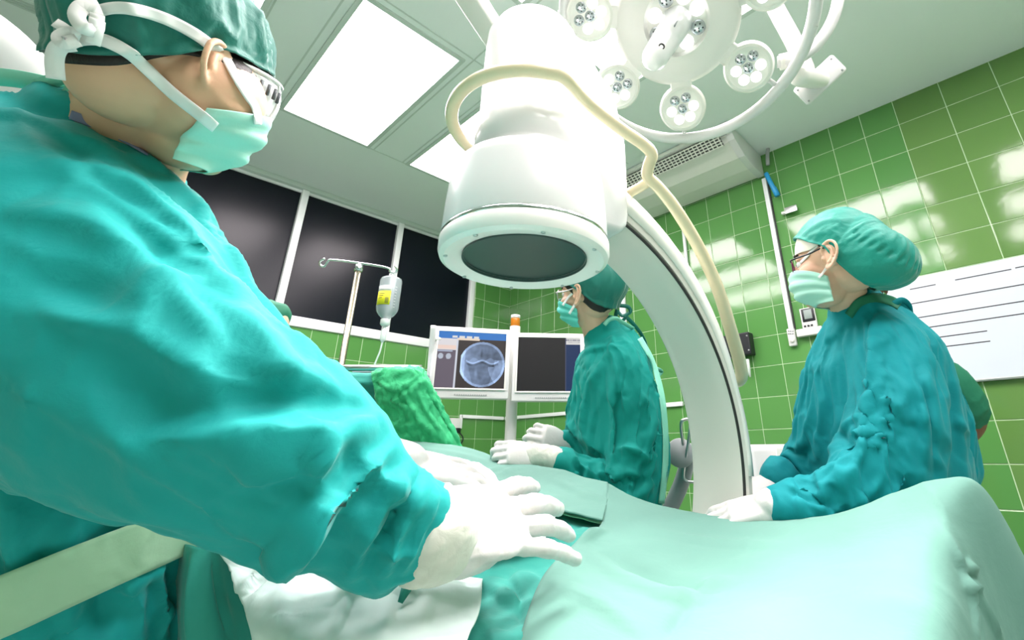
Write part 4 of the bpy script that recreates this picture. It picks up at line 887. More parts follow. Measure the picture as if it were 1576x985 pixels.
def drape_sim(parts, voxel, pins, frames=20, shrink=-.08, inner=.028, grav=1.0, bend=.05):
    """lets a gown fall over its wearer for a moment so the cloth hangs and bunches by itself; pins hold collar and cuffs"""
    v, f = remesh(parts, voxel, 2); N = vnormals(v, f)
    def add(n, x): me = bpy.data.meshes.new(n); me.from_pydata(x.tolist(), [], f); me.update(); o = bpy.data.objects.new(n, me); C.objects.link(o); return o
    o, co = add('cloth', v), add('wearer', v - N * inner)
    co.modifiers.new('c', 'COLLISION'); co.collision.thickness_outer = .003; co.collision.cloth_friction = 20
    vg = o.vertex_groups.new(name='pin'); d = np.full(len(v), 9.)
    for p, r in pins: d = np.minimum(d, np.linalg.norm(v - np.array(p), axis=1) / r)
    for q in np.where(d < 1)[0]: vg.add([int(q)], 1.0, 'REPLACE')
    m = o.modifiers.new('cloth', 'CLOTH'); s = m.settings; s.quality = 4; s.mass = .15; s.tension_stiffness = s.compression_stiffness = 15; s.shear_stiffness = 5
    s.bending_stiffness = bend; s.tension_damping = s.compression_damping = 5; s.shrink_min = shrink; s.vertex_group_mass = 'pin'; s.pin_stiffness = 1
    s.effector_weights.gravity = grav; s.air_damping = 3; cs = m.collision_settings; cs.use_collision = True; cs.distance_min = .003; cs.use_self_collision = False
    m.point_cache.frame_start = 1; m.point_cache.frame_end = frames + 2
    sb = o.modifiers.new('sub', 'SUBSURF'); sb.levels = sb.render_levels = 1
    for fr in range(1, frames + 1): S.frame_set(fr)
    ev = o.evaluated_get(bpy.context.evaluated_depsgraph_get()); m2 = ev.to_mesh(); V = np.zeros(len(m2.vertices) * 3); m2.vertices.foreach_get('co', V); F = [tuple(p.vertices) for p in m2.polygons]
    ev.to_mesh_clear(); bpy.data.objects.remove(o); bpy.data.objects.remove(co); S.frame_set(1); return V.reshape(-1, 3), F
def person(name, label, foot): return thing(name, label, 'person', (foot[0], foot[1], 0), None)
def finish_body(root, hd, extra, skin, neck, voxel=.0026, coarse=.012):
    fine = remesh(hd.parts() + [neck], voxel, 5); tr = bvh(remesh(hd.skull() + [neck], .005, 4)); rough = remesh(extra, coarse, 3) if extra else None
    b = obj('body', cat([fine, rough]) if rough else fine, skin, root); return b, tr, fine
def legs(pel, sh, q=.095, facing=None):
    """simple hips, legs and feet down to the floor under a standing figure"""
    f = nz(np.array((facing[0], facing[1], 0))); side = np.cross(EZ, f); P = []
    for s in (-1, 1):
        h = pel + side * s * q; a = np.array((h[0], h[1], 0)); P.append(limb([(*h, .085), (*(h * .5 + (a + EZ * .09) * .5 + f * .01 + EZ * .0), .058), (*(a + EZ * .30 - f * .01), .052), (*(a + EZ * .085), .036)], 5, 18))
        P.append(limb([(*(a + EZ * .045 - f * .05), .038, .040), (*(a + EZ * .045 + f * .06), .042, .036), (*(a + EZ * .035 + f * .16), .038, .028)], 4, 16))
    return P
def px(rows): return [(*W(r[0], r[1], r[2]), *r[3:]) for r in rows]
# ------------------------------------------------------------------ surgeon at the left
def down(rows, z, ra, rb):
    """lets a gown hang straight down from its last ring to height z"""
    q = rows[-1]; return rows + [(q[0], q[1], q[2] * (1 - t) + z * t, q[3] * (1 - t) + ra * t, q[4] * (1 - t) + rb * t) for t in (.35, .7, 1.0)]
sf = W(40, 985, .66); sg = person('person', 'surgeon in teal gown, dark green cap and goggles leaning over the patient', sf)
h1 = Head(W(334, 112, .575) + nz(VC(-.55, .2, .75)) * .0, VC(.27, .19, .94), VC(.24, -.95, .2), 1.0)
h1.H = W(334, 111, .575) + h1.L * .080
neck1 = limb(px([(322, 150, .60, .062), (262, 170, .63, .066), (205, 205, .65, .074), (150, 262, .66, .10)]), 5, 28)
S_R = px([(115, 370, .565, .07)])[0]; 
bp = [limb(px([(150, 260, .66, .08), (110, 330, .66, .15), (60, 520, .66, .15), (50, 720, .66, .14), (45, 900, .66, .145)]), 4, 24),
      limb(px([(120, 380, .57, .06), (330, 620, .50, .047), (655, 808, .555, .034)]), 6, 20), limb(px([(140, 340, .75, .06), (330, 580, .80, .045), (600, 710, .83, .030)]), 5, 18)]
pel = W(45, 900, .66); bp += legs(np.array((pel[0], pel[1], .92)), None, .10, VC(1, 0, .4))
b1, tr1, fine1 = finish_body(sg, h1, bp, M['skin'], neck1)
h1.eyes(sg)
# hair under the cap (short at the nape) and the cap
hair1 = head_shell(h1, tr1, [(.078, 0, .055), (.05, .07, .035), (.025, .078, .015), (.025, -.078, .015), (.05, -.07, .035), (-.03, .074, .005), (-.03, -.074, .005), (-.07, .05, -.040), (-.07, -.05, -.040), (-.088, 0, -.048)], off=.0012, thick=.001, roll=0)
obj('hair', hair1, M['hair'], sg)
def bul1(T, TH, d):
    back = np.clip(-d[..., 0], 0, 1); return .006 + .010 * back ** 1.5 * np.sin(np.pi * np.clip(T, 0, 1)) ** .8 + .010 * np.clip(d[..., 2], 0, 1) + .004 * np.sin(TH * 9 + T * 6) * T * (1 - T) * 3
cap1v = head_shell(h1, tr1, [(.094, 0, .048), (.072, .062, .040), (.03, .081, .033), (.03, -.081, .033), (.072, -.062, .040), (-.010, .083, .026), (-.010, -.083, .026), (-.05, .078, -.012), (-.05, -.078, -.012), (-.085, .045, -.036), (-.085, -.045, -.036), (-.100, 0, -.040)], off=.004, bulge=bul1, wr=.008, nb=60, na=140)
cap1 = obj('cap', cap1v, M['cap'], sg); trc1 = bvh(cap1v)
(mk, mg) = mask_patch(h1, tr1, amax=1.8)
mask1 = obj('mask', mk, M['mask'], sg); trm1 = bvh(mk)
# straps of the mask, tied in bows behind the cap
T1 = [tr1, trc1, trm1]
obj('strap', strap_on(T1, [(344, 88), (330, 74), (300, 52), (262, 32), (222, 18), (186, 12), (158, 15), (140, 24)], .013, .0035), M['strap'], mask1)
obj('strap', strap_on(T1, [(332, 197), (302, 173), (262, 141), (228, 108), (196, 80), (160, 62), (128, 60), (104, 68)], .0135, .004), M['strap'], mask1)
def loose(pts, w, tw=0.0, on=None, lift=.012):
    """free ribbon through pixel points at given depths; with on = trees the depths become offsets in front of the nearest surface at the first point"""
    if on is not None:
        d0 = min([(a - CAM) @ R[2] for a, _ in (see(t, pts[0][0], pts[0][1]) for t in on) if a is not None]) - lift; pts = [(p[0], p[1], d0 + p[2] - pts[0][2]) for p in pts]
    P = cr(np.array([W(*p) for p in pts]), 6); n = len(P); t = np.gradient(P, axis=0); t /= np.linalg.norm(t, axis=1)[:, None]; s = np.linspace(0, 1, n)
    v = np.array([nz(CAM - p) for p in P]); o = np.cross(t, v); N = v * np.cos(tw * s)[:, None] + o * np.sin(tw * s)[:, None]; return ribbon(P, N, w)
obj('bow_loop', loose([(146, 18, .60), (128, 10, .595), (118, 24, .59), (128, 42, .59), (146, 46, .60), (150, 30, .60)], .013, .5, [trc1]), M['strap'], mask1)
obj('bow_tail', loose([(148, 24, .60), (140, 6, .60), (126, -18, .605), (120, -40, .61)], .012, .3, [trc1]), M['strap'], mask1)
obj('bow_tail', loose([(150, 22, .598), (148, 48, .597), (143, 68, .60)], .011, .0, [trc1]), M['strap'], mask1)
obj('bow_loop', loose([(120, 62, .60), (98, 66, .59), (92, 58, .59), (108, 50, .595), (124, 56, .60)], .012, .4, [trc1]), M['strap'], mask1)
obj('bow_tail', loose([(118, 60, .60), (100, 44, .595), (84, 34, .59)], .010, .5, [trc1]), M['strap'], mask1)
obj('bow_tail', loose([(112, 68, .60), (92, 72, .598), (84, 90, .60), (86, 122, .605)], .014, .0, [trc1]), M['strap'], mask1)
# goggles: a clear shield wrapped round the eyes with slotted side vents
ga = np.array([(-.002, -.078), (.030, -.0805), (.062, -.078), (.088, -.066), (.104, -.048), (.112, -.02), (.114, 0), (.112, .02), (.104, .048), (.088, .066), (.062, .078), (.03, .0805)])
gq = cr(ga, 5); un = np.linspace(0, 1, len(gq)); s_ = np.abs(np.linspace(-1, 1, len(gq))); hi = .034 - .012 * s_ ** 3; lo = -.026 + .040 * s_ ** 4
GG = np.array([[h1.p(q[0] + .006 * math.sin(np.pi * v), q[1], lo[i] + (hi[i] - lo[i]) * v) for i, q in enumerate(gq)] for v in np.linspace(0, 1, 8)])
gg = obj('goggles', grid_surf(GG, .002), M['goggle'], sg)
for e_ in (0, -1): obj('rim', tube(GG[e_], .0028, 8, 1, smoothpath=False), M['plastic'], gg)
obj('rim', tube(GG[:, 14], .0022, 8, 2), M['plastic'], gg)
for k in range(5):
    q = np.array((.040 + .0115 * k, -.0815 + .0006 * k + (.004 if k > 3 else 0) + .002 * max(0, k - 2), .013)); obj('vent_slot', box(h1.p(*(q + (0, -.0025, 0))), nz(h1.F + h1.L * .08 * k * .6), h1.L, h1.U, .0016, .0016, .0075), M['slot'], gg)
obj('strap', strap_on([tr1, bvh(grid_surf(GG, .002)), trm1], [(343, 78), (352, 96), (366, 122), (381, 146), (392, 162), (397, 178), (397, 192)], .010, .004), M['strap'], mask1)
# gown
torso = limb(down(px([(160, 214, .655, .082, .088), (118, 272, .65, .158, .135), (90, 360, .65, .185, .15), (70, 480, .65, .19, .16), (60, 620, .65, .19, .165), (58, 760, .65, .185, .165), (50, 900, .66, .19, .17)]), .55, .23, .21), 8, 72, ref=VC(1, 0, .3), mod=lambda s, t: 1 + .035 * (1 - 2 * np.abs(np.sin(t * 5 + 2 * np.sin(s * 5)))) * np.clip(s * 2 - .5, 0, 1))
arm_r = sleeve(px([(75, 365, .585, .150), (125, 442, .565, .148), (197, 540, .53, .147), (262, 590, .505, .127), (340, 640, .495, .113), (410, 686, .50, .102), (485, 734, .515, .095), (550, 769, .535, .077), (590, 792, .545, .070), (616, 806, .55, .068), (624, 809, .552, .062)]), 12, 90, .05, 11, 1.0, 2.2)
arm_l = sleeve(px([(130, 330, .74, .14), (210, 450, .76, .13), (320, 570, .79, .11), (440, 650, .82, .085), (540, 695, .83, .065)]), 10, 60, .06, 9, 1.2, 5.0)
g = remesh([torso, arm_r, arm_l], .0058, 4)
g = crumple(g, .0050, .11, (W(620, 800, .55) - W(140, 430, .56), 2.2), 1)
F1 = [([(60, 250), (180, 290), (290, 380), (400, 520)], .018, .014, .5), ([(20, 330), (150, 360), (270, 450), (350, 540)], .020, .012, .6), ([(0, 430), (120, 450), (230, 540)], .018, -.010, .3),
      ([(215, 676), (300, 668), (400, 664), (500, 662), (590, 645)], .020, .020, -.75), ([(250, 560), (350, 590), (460, 590), (540, 610)], .016, .010, .5), ([(330, 470), (400, 540), (460, 620)], .014, .010, .4),
      ([(607, 682), (560, 725), (500, 780), (430, 850), (410, 880)], .012, .018, .8), ([(600, 700), (560, 745), (520, 800), (500, 850)], .012, -.012, 0), ([(480, 660), (490, 720), (470, 790), (440, 850)], .014, .010, .5),
      ([(625, 725), (590, 760), (560, 820), (545, 880)], .010, .012, .6), ([(650, 735), (625, 780), (600, 840), (590, 885)], .008, .011, .6), ([(665, 755), (648, 800), (630, 850), (615, 890)], .006, .008, .5),
      ([(640, 745), (610, 790), (575, 850), (560, 890)], .007, -.010, 0), ([(540, 700), (600, 760), (650, 790)], .008, .008, .4), ([(560, 840), (600, 850), (640, 850)], .007, .007, .4),
      ([(250, 270), (330, 360), (420, 480), (520, 590)], .022, .012, .3), ([(160, 300), (260, 420), (330, 500)], .012, -.008, 0), ([(100, 560), (200, 600), (300, 640)], .02, -.010, .0), ([(60, 480), (160, 500), (260, 560), (330, 600)], .016, .010, .6),
      ([(70, 800), (95, 870), (110, 985)], .010, .010, .5), ([(135, 850), (150, 890), (160, 985)], .009, -.010, .2), ([(185, 860), (202, 910), (215, 985)], .010, .012, .6), ([(238, 880), (247, 920), (250, 985)], .008, .010, .5), ([(15, 760), (30, 850), (40, 985)], .01, .01, .4), ([(262, 880), (270, 910), (272, 985)], .006, -.008, 0)]
g = folds(g, F1, gain=1.5); g = facet(g, .062, .20, (W(620, 800, .55) - W(140, 430, .56), 1.9), 5)
gown1 = obj('gown', g, M['gown'], sg); trg1 = bvh(g)
sv = strap_on([bvh(torso)], [(-60, 958), (0, 935), (100, 892), (200, 850), (290, 815), (340, 795)], .066, .020, 16, 13)
sn = np.tile(nz(CAM - W(120, 890, .5)), (len(sv[0]), 1)); sq = sv[0]; sq = sq + sn * ((np.maximum(ridge(warp(sq, .08, .03) / .045), 0) ** 2 - .3) * .004 + noise(sq / .03) * .0012)[:, None]
obj('sash', (sq, sv[1]), M['sash'], gown1)
obj('collar', strap_on([trg1], [(108, 176), (140, 188), (178, 204), (215, 224), (250, 244)], .011, .008), M['lining'], gown1)
obj('neck_tie', loose([(60, 132, .60), (100, 118, .595), (128, 116, .59), (142, 128, .59), (132, 138, .595), (100, 134, .60)], .016, .6), M['tie'], gown1)
obj('neck_tie', loose([(-5, 118, .60), (30, 122, .60), (70, 130, .60), (100, 140, .61)], .022, .5), M['tie'], gown1)
# gloved right hand pressing on the drape, cream cuff over the wrist
hw = W(652, 822, .556); hx_ = W(850, 785, .715) - hw; hN = nz(EZ * .62 + nz(CAM - hw) * .70)
gl = remesh(hand_parts(hw, hx_, hN, True, 1.45, (.18, .20, .22, .16), (.20, .06, -.08, -.27), (.75, .55, -.25)) + [cuff_parts(px([(605, 804, .548, .044), (635, 815, .553, .050), (668, 824, .566, .047)]), wr=.04)], .0026, 5)
gl = crumple(gl, .0012, .03, None, 3)
gl1 = lab(obj('glove', gl, M['glove'], sg), 'white latex glove, palm down on the drape')
obj('glove_cuff', crumple(remesh([cuff_parts(px([(630, 812, .553, .036), (646, 817, .556, .054), (666, 823, .563, .055)]), wr=.05, seed=1)], .003, 2), .0009, .03), M['cuff'], gl1)
# gloved left hand resting further over
hw2 = W(600, 712, .83); gl = remesh(hand_parts(hw2, W(735, 730, .90) - hw2, nz(EZ * .8 + nz(CAM - hw2) * .4), False, 1.15, (.3, .3, .3, .3)) + [cuff_parts(px([(560, 700, .82, .050), (600, 712, .83, .042), (625, 716, .84, .040)]), wr=.05, seed=2)], .0035, 4)
lab(obj('glove', gl, M['glove'], sg), 'white latex glove of the far hand')

# ------------------------------------------------------------------ woman between the monitors and the arm
cf = W(945, 760, 1.70); cw = person('person', 'woman in green gown and dark cap watching the monitors, gloved fists together', cf)
h2 = Head(W(0, 0, 1), VC(-.86, .10, .50), VC(.08, -.99, .0), .99); h2.H = W(888, 452, 1.60) - h2.L * .074
neck2 = limb(px([(908, 470, 1.665, .052), (918, 500, 1.68, .055), (928, 530, 1.69, .066), (935, 560, 1.69, .09)]), 5, 26)
bp = [limb(px([(935, 555, 1.69, .07), (940, 590, 1.69, .11), (942, 700, 1.70, .11), (945, 800, 1.70, .125)]), 4, 20), limb(px([(955, 565, 1.56, .05), (980, 720, 1.48, .042), (855, 712, 1.42, .028)]), 5, 16), limb(px([(915, 565, 1.82, .05), (905, 690, 1.80, .042), (858, 680, 1.60, .028)]), 5, 16)]
pl_ = W(945, 800, 1.70); bp += legs(np.array((pl_[0], pl_[1], .88)), None, .085, VC(-1, 0, .5))
b2, tr2, fine2 = finish_body(cw, h2, bp, M['skin_l'], neck2, .003, .014)
h2.eyes(cw)
obj('hair', head_shell(h2, tr2, [(.082, 0, .06), (.05, .075, .02), (.05, -.075, .02), (-.012, .076, -.035), (-.012, -.076, -.035), (-.05, .070, -.075), (-.05, -.070, -.075), (-.085, .03, -.088), (-.085, -.03, -.088), (-.095, 0, -.088)], off=.004, thick=.001, roll=0, wr=.002), M['hair'], cw)
def bul2(T, TH, d): return .008 + .038 * np.clip(-d[..., 0], 0, 1) ** 1.3 * np.sin(np.pi * np.clip(T * .92, 0, 1)) + .010 * np.clip(d[..., 2], 0, 1) + .004 * np.sin(TH * 11) * T * (1 - T) * 3
cp2 = head_shell(h2, tr2, [(.094, 0, .052), (.066, .062, .040), (.02, .080, .030), (.066, -.062, .040), (.02, -.080, .030), (-.012, .083, .012), (-.012, -.083, .012), (-.06, .074, -.038), (-.06, -.074, -.038), (-.10, 0, -.052)], off=.004, bulge=bul2, wr=.007)
cap2 = obj('cap', cp2, M['cap'], cw); trc2 = bvh(cp2)
for a_ in ([(952, 470, 1.66), (966, 472, 1.66), (970, 480, 1.66), (958, 486, 1.66), (950, 478, 1.66)], [(950, 476, 1.66), (948, 488, 1.66), (956, 494, 1.66), (964, 488, 1.66)], [(962, 486, 1.67), (976, 500, 1.68), (990, 520, 1.70), (1000, 548, 1.71)]): obj('cap_tie', loose(a_, .014, .8), M['cap'], cap2)
(mk2, _) = mask_patch(h2, tr2); mask2 = obj('mask', mk2, M['mask_b'], cw); trm2 = bvh(mk2)
T2 = [tr2, trc2, trm2]
obj('strap', strap_on(T2, [(866, 470), (874, 458), (884, 449), (890, 446)], .0075, .003), M['strap'], mask2); obj('strap', strap_on(T2, [(876, 483), (884, 470), (891, 458), (893, 446)], .008, .004), M['strap'], mask2)
def glasses(hd, root, mr, mt):
    g_ = None
    for q in (-1, 1):
        t_ = np.linspace(0, 2 * np.pi, 25); P = [hd.p(.1005 - .010 * (abs(q * .034 + .027 * math.cos(a)) / .06) ** 2, q * .034 + .027 * math.cos(a) * 1.0, -.002 + .0205 * math.sin(a)) for a in t_]
        o_ = obj('glasses', loft(np.array(P), .0019 * hd.k, None, 8, caps=False), mr, root if g_ is None else g_) if g_ is None else obj('rim', loft(np.array(P), .0019 * hd.k, None, 8, caps=False), mr, g_)
        g_ = g_ or o_
        c_ = hd.p(.099, q * .034, -.002); P = np.array(P[:-1]); obj('lens', (np.vstack([[P.mean(0)], P]), [(0, i + 1, (i + 1) % len(P) + 1) for i in range(len(P))]), M['lensg'], g_)
        obj('temple', tube([hd.p(.092, q * .061, .006), hd.p(.085, q * .071, .009), hd.p(.04, q * .080, .012), hd.p(.004, q * .083, .018), hd.p(-.018, q * .083, .004)], .0022 * hd.k, 8), mt, g_)
    obj('bridge', tube([hd.p(.1005, -.008, .006), hd.p(.106, 0, .009), hd.p(.1005, .008, .006)], .0018 * hd.k, 8), mr, g_); return g_
glasses(h2, cw, M['steel'], M['steel'])
tor = limb(down(px([(930, 512, 1.68, .07, .07), (940, 535, 1.68, .125, .16), (944, 560, 1.68, .150, .20), (944, 620, 1.69, .158, .20), (942, 690, 1.70, .165, .20), (940, 770, 1.70, .175, .21), (944, 820, 1.70, .185, .215)]), .55, .25, .25), 8, 64, ref=nz(RT2), mod=lambda s, t: 1 + .04 * (1 - 2 * np.abs(np.sin(t * 4 + 2 * np.sin(s * 6)))) * np.clip(s * 1.6 - .2, 0, 1))
al = sleeve(px([(958, 556, 1.57, .095), (972, 610, 1.53, .108), (984, 670, 1.49, .112), (984, 718, 1.46, .112), (958, 742, 1.44, .098), (920, 734, 1.43, .078), (888, 722, 1.425, .060), (866, 714, 1.42, .050)]), 10, 60, .11, 10, 1.0, 3.3)
ar = sleeve(px([(915, 560, 1.80, .09), (900, 640, 1.79, .09), (888, 690, 1.72, .075), (866, 684, 1.62, .05)]), 8, 40, .09, 8, 1, 8.1)
g = crumple(drape_sim([tor, al, ar], .0115, [(W(936, 525, 1.68), .10), (W(862, 713, 1.42), .06), (W(864, 684, 1.62), .06)]), .0022, .09, (EZ, 1.8), 4)
g = folds(g, [([(935, 540), (905, 600), (890, 680)], .016, .016, .5), ([(880, 575), (870, 640), (862, 700)], .014, .012, .5), ([(960, 560), (950, 620), (945, 680), (948, 700)], .012, -.020, .3), ([(985, 590), (1000, 650), (1000, 720)], .016, .014, .5), ([(945, 690), (975, 690), (1005, 710)], .012, .022, -.6), ([(950, 705), (965, 735), (1000, 740)], .012, -.016, 0), ([(935, 745), (960, 730), (995, 735)], .012, .018, .6), ([(905, 715), (900, 735), (890, 745)], .008, .012, .5), ([(925, 710), (922, 740), (915, 755)], .010, .012, .5), ([(940, 760), (980, 765), (1010, 740)], .014, .014, .4), ([(880, 560), (910, 540), (950, 530)], .012, .010, .4), ([(900, 590), (892, 650), (898, 700)], .010, -.010, 0)], gain=.9)
g = facet(g, .085, .10, (EZ, 1.5), 11, 26)
gown2 = obj('gown', g, M['gown_c'], cw); trg2 = bvh(g)
obj('back_panel', strap_on([trg2], [(985, 520), (1004, 556), (1018, 605), (1024, 660), (1024, 720), (1018, 775)], .018, .004), M['tie'], gown2)
obj('neck_tie', loose([(930, 500, 1.60), (938, 492, 1.60), (948, 490, 1.60), (958, 496, 1.62), (975, 506, 1.64)], .014, .5), M['tie'], gown2)
obj('back_tie', loose([(1003, 566, 1.64), (1012, 568, 1.64), (1018, 572, 1.65), (1014, 578, 1.65)], .014, .8), M['tie'], gown2)
# fists
w2 = W(832, 706, 1.42); gl = remesh(hand_parts(w2, W(770, 694, 1.40) - w2, nz(EZ * .55 + nz(CAM - w2) * .75), False, 1.05, (1.25, 1.3, 1.3, 1.3), (.08, .02, -.03, -.08), (.8, .35, -.5), .4), .0032, 4)
glv = lab(obj('glove', gl, M['glove'], cw), 'white latex glove on the near fist')
obj('glove_cuff', crumple(remesh([cuff_parts(px([(868, 714, 1.42, .042), (848, 708, 1.42, .040), (824, 703, 1.42, .037)]), wr=.06, seed=4)], .004, 2), .002, .03), M['cuff'], glv)
w3 = W(872, 684, 1.60); gl = remesh(hand_parts(w3, W(835, 672, 1.56) - w3, nz(nz(CAM - w3) * .9 + EZ * .2), True, 1.05, (1.2, 1.3, 1.3, 1.3), (.08, .02, -.03, -.08), (.8, .3, -.3), .4), .0035, 4)
lab(obj('glove', gl, M['glove'], cw), 'white latex glove on the far fist')

# ------------------------------------------------------------------ woman with glasses at the right
rf = W(1360, 800, 1.36); rw_ = person('person', 'woman in blue-teal gown, puffy cap and dark glasses before the whiteboard', rf)
h3 = Head(W(0, 0, 1), VC(-.76, .24, .60), VC(.20, -.96, .1), 1.0); h3.H = W(1272, 392, 1.19) - h3.L * .078
neck3 = limb(px([(1288, 425, 1.26, .052), (1305, 460, 1.28, .054), (1325, 495, 1.30, .064), (1340, 530, 1.31, .09)]), 5, 26)
bp = [limb(px([(1340, 525, 1.31, .07), (1350, 570, 1.31, .12), (1360, 690, 1.33, .115), (1362, 820, 1.35, .13)]), 4, 20), limb(px([(1378, 545, 1.17, .05), (1345, 735, 1.05, .042), (1195, 777, 1.04, .028)]), 5, 16), limb(px([(1310, 540, 1.45, .05), (1270, 690, 1.45, .04), (1200, 740, 1.30, .03)]), 5, 16)]
pl_ = W(1362, 820, 1.35); bp += legs(np.array((pl_[0], pl_[1], .86)), None, .085, VC(-1, 0, .4))
b3, tr3, fine3 = finish_body(rw_, h3, bp, M['skin_l'], neck3, .0028, .014)
h3.eyes(rw_)
obj('hair', head_shell(h3, tr3, [(.080, 0, .065), (.05, .07, .045), (.05, -.07, .045), (.0, .075, .02), (.0, -.075, .02), (-.02, .076, -.04), (-.02, -.076, -.04), (-.07, .05, -.075), (-.07, -.05, -.075), (-.095, 0, -.075)], off=.002, thick=.001, roll=0), M['hair'], rw_)
hb = head_shell(h3, tr3, [(.098, 0, .030), (.080, .055, .028), (.080, -.055, .028), (.035, .075, .022), (.035, -.075, .022), (.0, .078, .035), (.0, -.078, .035), (-.05, 0, .08)], off=.0035, thick=.001, roll=0)
obj('headband', hb, M['band'], rw_)
def bul3(T, TH, d):
    A = np.abs(np.mod(TH + np.pi, 2 * np.pi) - np.pi); back = np.clip(-d[..., 0] * .80 - d[..., 2] * .58, 0, 1); env = np.sin(np.pi * np.clip(T, 0, 1) ** .8)
    seam = np.exp(-((T - .56) / .05) ** 2); return .006 + .085 * back ** 1.1 * np.clip(env, 0, 1) + .006 * np.clip(d[..., 2], 0, 1) * env + seam * (.004 * np.sin(TH * 34) - .003) * (back > .2)
cp3 = head_shell(h3, tr3, [(.088, 0, .080), (.070, .055, .070), (.070, -.055, .070), (.030, .080, .038), (.030, -.080, .038), (.002, .085, .022), (.002, -.085, .022), (-.022, .086, -.035), (-.022, -.086, -.035), (-.065, .072, -.100), (-.065, -.072, -.100), (-.105, 0, -.13)], c=(-.02, 0, .0), axis=(-.85, 0, .40), off=.005, bulge=bul3, wr=.004, nb=70, na=150)
cap3 = obj('cap', cp3, M['cap_b'], rw_); trc3 = bvh(cp3)
(mk3, _) = mask_patch(h3, tr3, off=.008); mask3 = obj('mask', mk3, M['mask'], rw_); trm3 = bvh(mk3); T3 = [tr3, trc3, trm3]
obj('strap', strap_on(T3, [(1231, 405), (1240, 396), (1250, 385), (1258, 378)], .0065, .003), M['strap'], mask3); obj('strap', strap_on(T3, [(1260, 428), (1268, 418), (1275, 406), (1277, 396)], .0065, .004), M['strap'], mask3)
glasses(h3, rw_, M['pink'], M['black'])
tor = limb(down(px([(1322, 478, 1.29, .075, .08), (1332, 505, 1.29, .135, .15), (1342, 540, 1.29, .185, .19), (1350, 600, 1.30, .205, .20), (1352, 670, 1.31, .215, .20), (1356, 750, 1.32, .225, .21), (1360, 820, 1.35, .235, .215)]), .55, .27, .26), 8, 64, ref=nz(RT2), mod=lambda s, t: 1 + .045 * (1 - 2 * np.abs(np.sin(t * 4 + 2 * np.sin(s * 6)))) * np.clip(s * 1.6 - .2, 0, 1))
al = sleeve(px([(1378, 530, 1.16, .085), (1384, 590, 1.11, .100), (1376, 660, 1.07, .108), (1350, 715, 1.045, .105), (1305, 752, 1.03, .088), (1255, 772, 1.03, .070), (1220, 776, 1.035, .056), (1200, 776, 1.04, .048)]), 10, 60, .11, 10, 1.0, 6.6)
bk = limb(px([(1400, 520, 1.32, .07), (1432, 590, 1.36, .085), (1448, 670, 1.38, .10), (1446, 760, 1.40, .11), (1450, 900, 1.42, .12)]), 6, 40, mod=lambda s, t: 1 + .06 * np.sin(t * 4 + s * 5))
ar = sleeve(px([(1300, 535, 1.44, .085), (1270, 640, 1.46, .085), (1225, 715, 1.38, .07), (1195, 735, 1.30, .05)]), 8, 40, .09, 8, 1, 1.1)
g = crumple(drape_sim([tor, al, bk, ar], .0115, [(W(1332, 495, 1.29), .10), (W(1200, 776, 1.04), .06), (W(1195, 735, 1.30), .06)]), .0022, .09, (EZ, 1.8), 9)
g = folds(g, [([(1330, 490), (1345, 540), (1340, 600), (1320, 660)], .014, .018, .6), ([(1345, 530), (1335, 620), (1325, 690), (1300, 740)], .012, .022, .7), ([(1270, 690), (1300, 660), (1325, 640)], .012, .018, .5), ([(1262, 620), (1290, 660), (1310, 690)], .012, -.018, 0), ([(1250, 560), (1262, 620), (1255, 690)], .010, .012, .4), ([(1232, 560), (1235, 640), (1225, 700)], .010, .010, .5),
               ([(1290, 700), (1290, 740), (1285, 785)], .008, .014, .6), ([(1250, 715), (1262, 750), (1268, 790)], .008, .014, .6), ([(1215, 725), (1225, 760), (1232, 795)], .007, .014, .6), ([(1205, 745), (1240, 770), (1280, 775)], .007, -.012, 0), ([(1190, 750), (1200, 775), (1204, 800)], .006, .008, .4), ([(1400, 560), (1415, 640), (1420, 740)], .012, .018, .6), ([(1410, 560), (1430, 640), (1440, 740)], .010, -.020, 0), ([(1440, 660), (1470, 650), (1500, 675)], .012, .014, .5), ([(1350, 600), (1390, 640), (1400, 700)], .012, .010, .4), ([(1300, 780), (1330, 770), (1360, 740)], .010, .014, .4), ([(1360, 500), (1400, 540), (1440, 620)], .010, .008, .4)], gain=.6)
g = facet(g, .085, .11, (EZ, 1.5), 12, 26)
gown3 = obj('gown', g, M['gown_b'], rw_); trg3 = bvh(g)
obj('scrub_collar', strap_on([tr3, trg3], [(1306, 486), (1322, 466), (1345, 458), (1370, 462), (1385, 470)], .024, .004), M['scrub'], rw_)
obj('neck_tie', loose([(1375, 468, 1.24), (1388, 462, 1.24), (1398, 470, 1.25), (1402, 486, 1.26), (1412, 504, 1.27)], .016, .8), M['gown_b'], gown3); obj('neck_tie', loose([(1380, 466, 1.25), (1394, 476, 1.25), (1408, 500, 1.27), (1418, 516, 1.28)], .014, .4), M['gown_b'], gown3)
w4 = W(1192, 777, 1.04); gl = remesh(hand_parts(w4, W(1120, 792, 1.06) - w4, nz(EZ * .8 + nz(CAM - w4) * .4), False, 1.05, (.5, .5, .5, .5)) + [cuff_parts(px([(1215, 776, 1.04, .042), (1185, 779, 1.04, .036)]), wr=.05, seed=7)], .0032, 4)
lab(obj('glove', gl, M['glove'], rw_), 'white latex glove lying on the drape')
w5 = W(1190, 738, 1.29); lab(obj('glove', remesh(hand_parts(w5, W(1150, 765, 1.26) - w5, nz(EZ * .8 + nz(CAM - w5) * .4), True, 1.0, (.6, .6, .6, .6)), .0035, 4), M['glove'], rw_), 'white latex glove of the far hand')

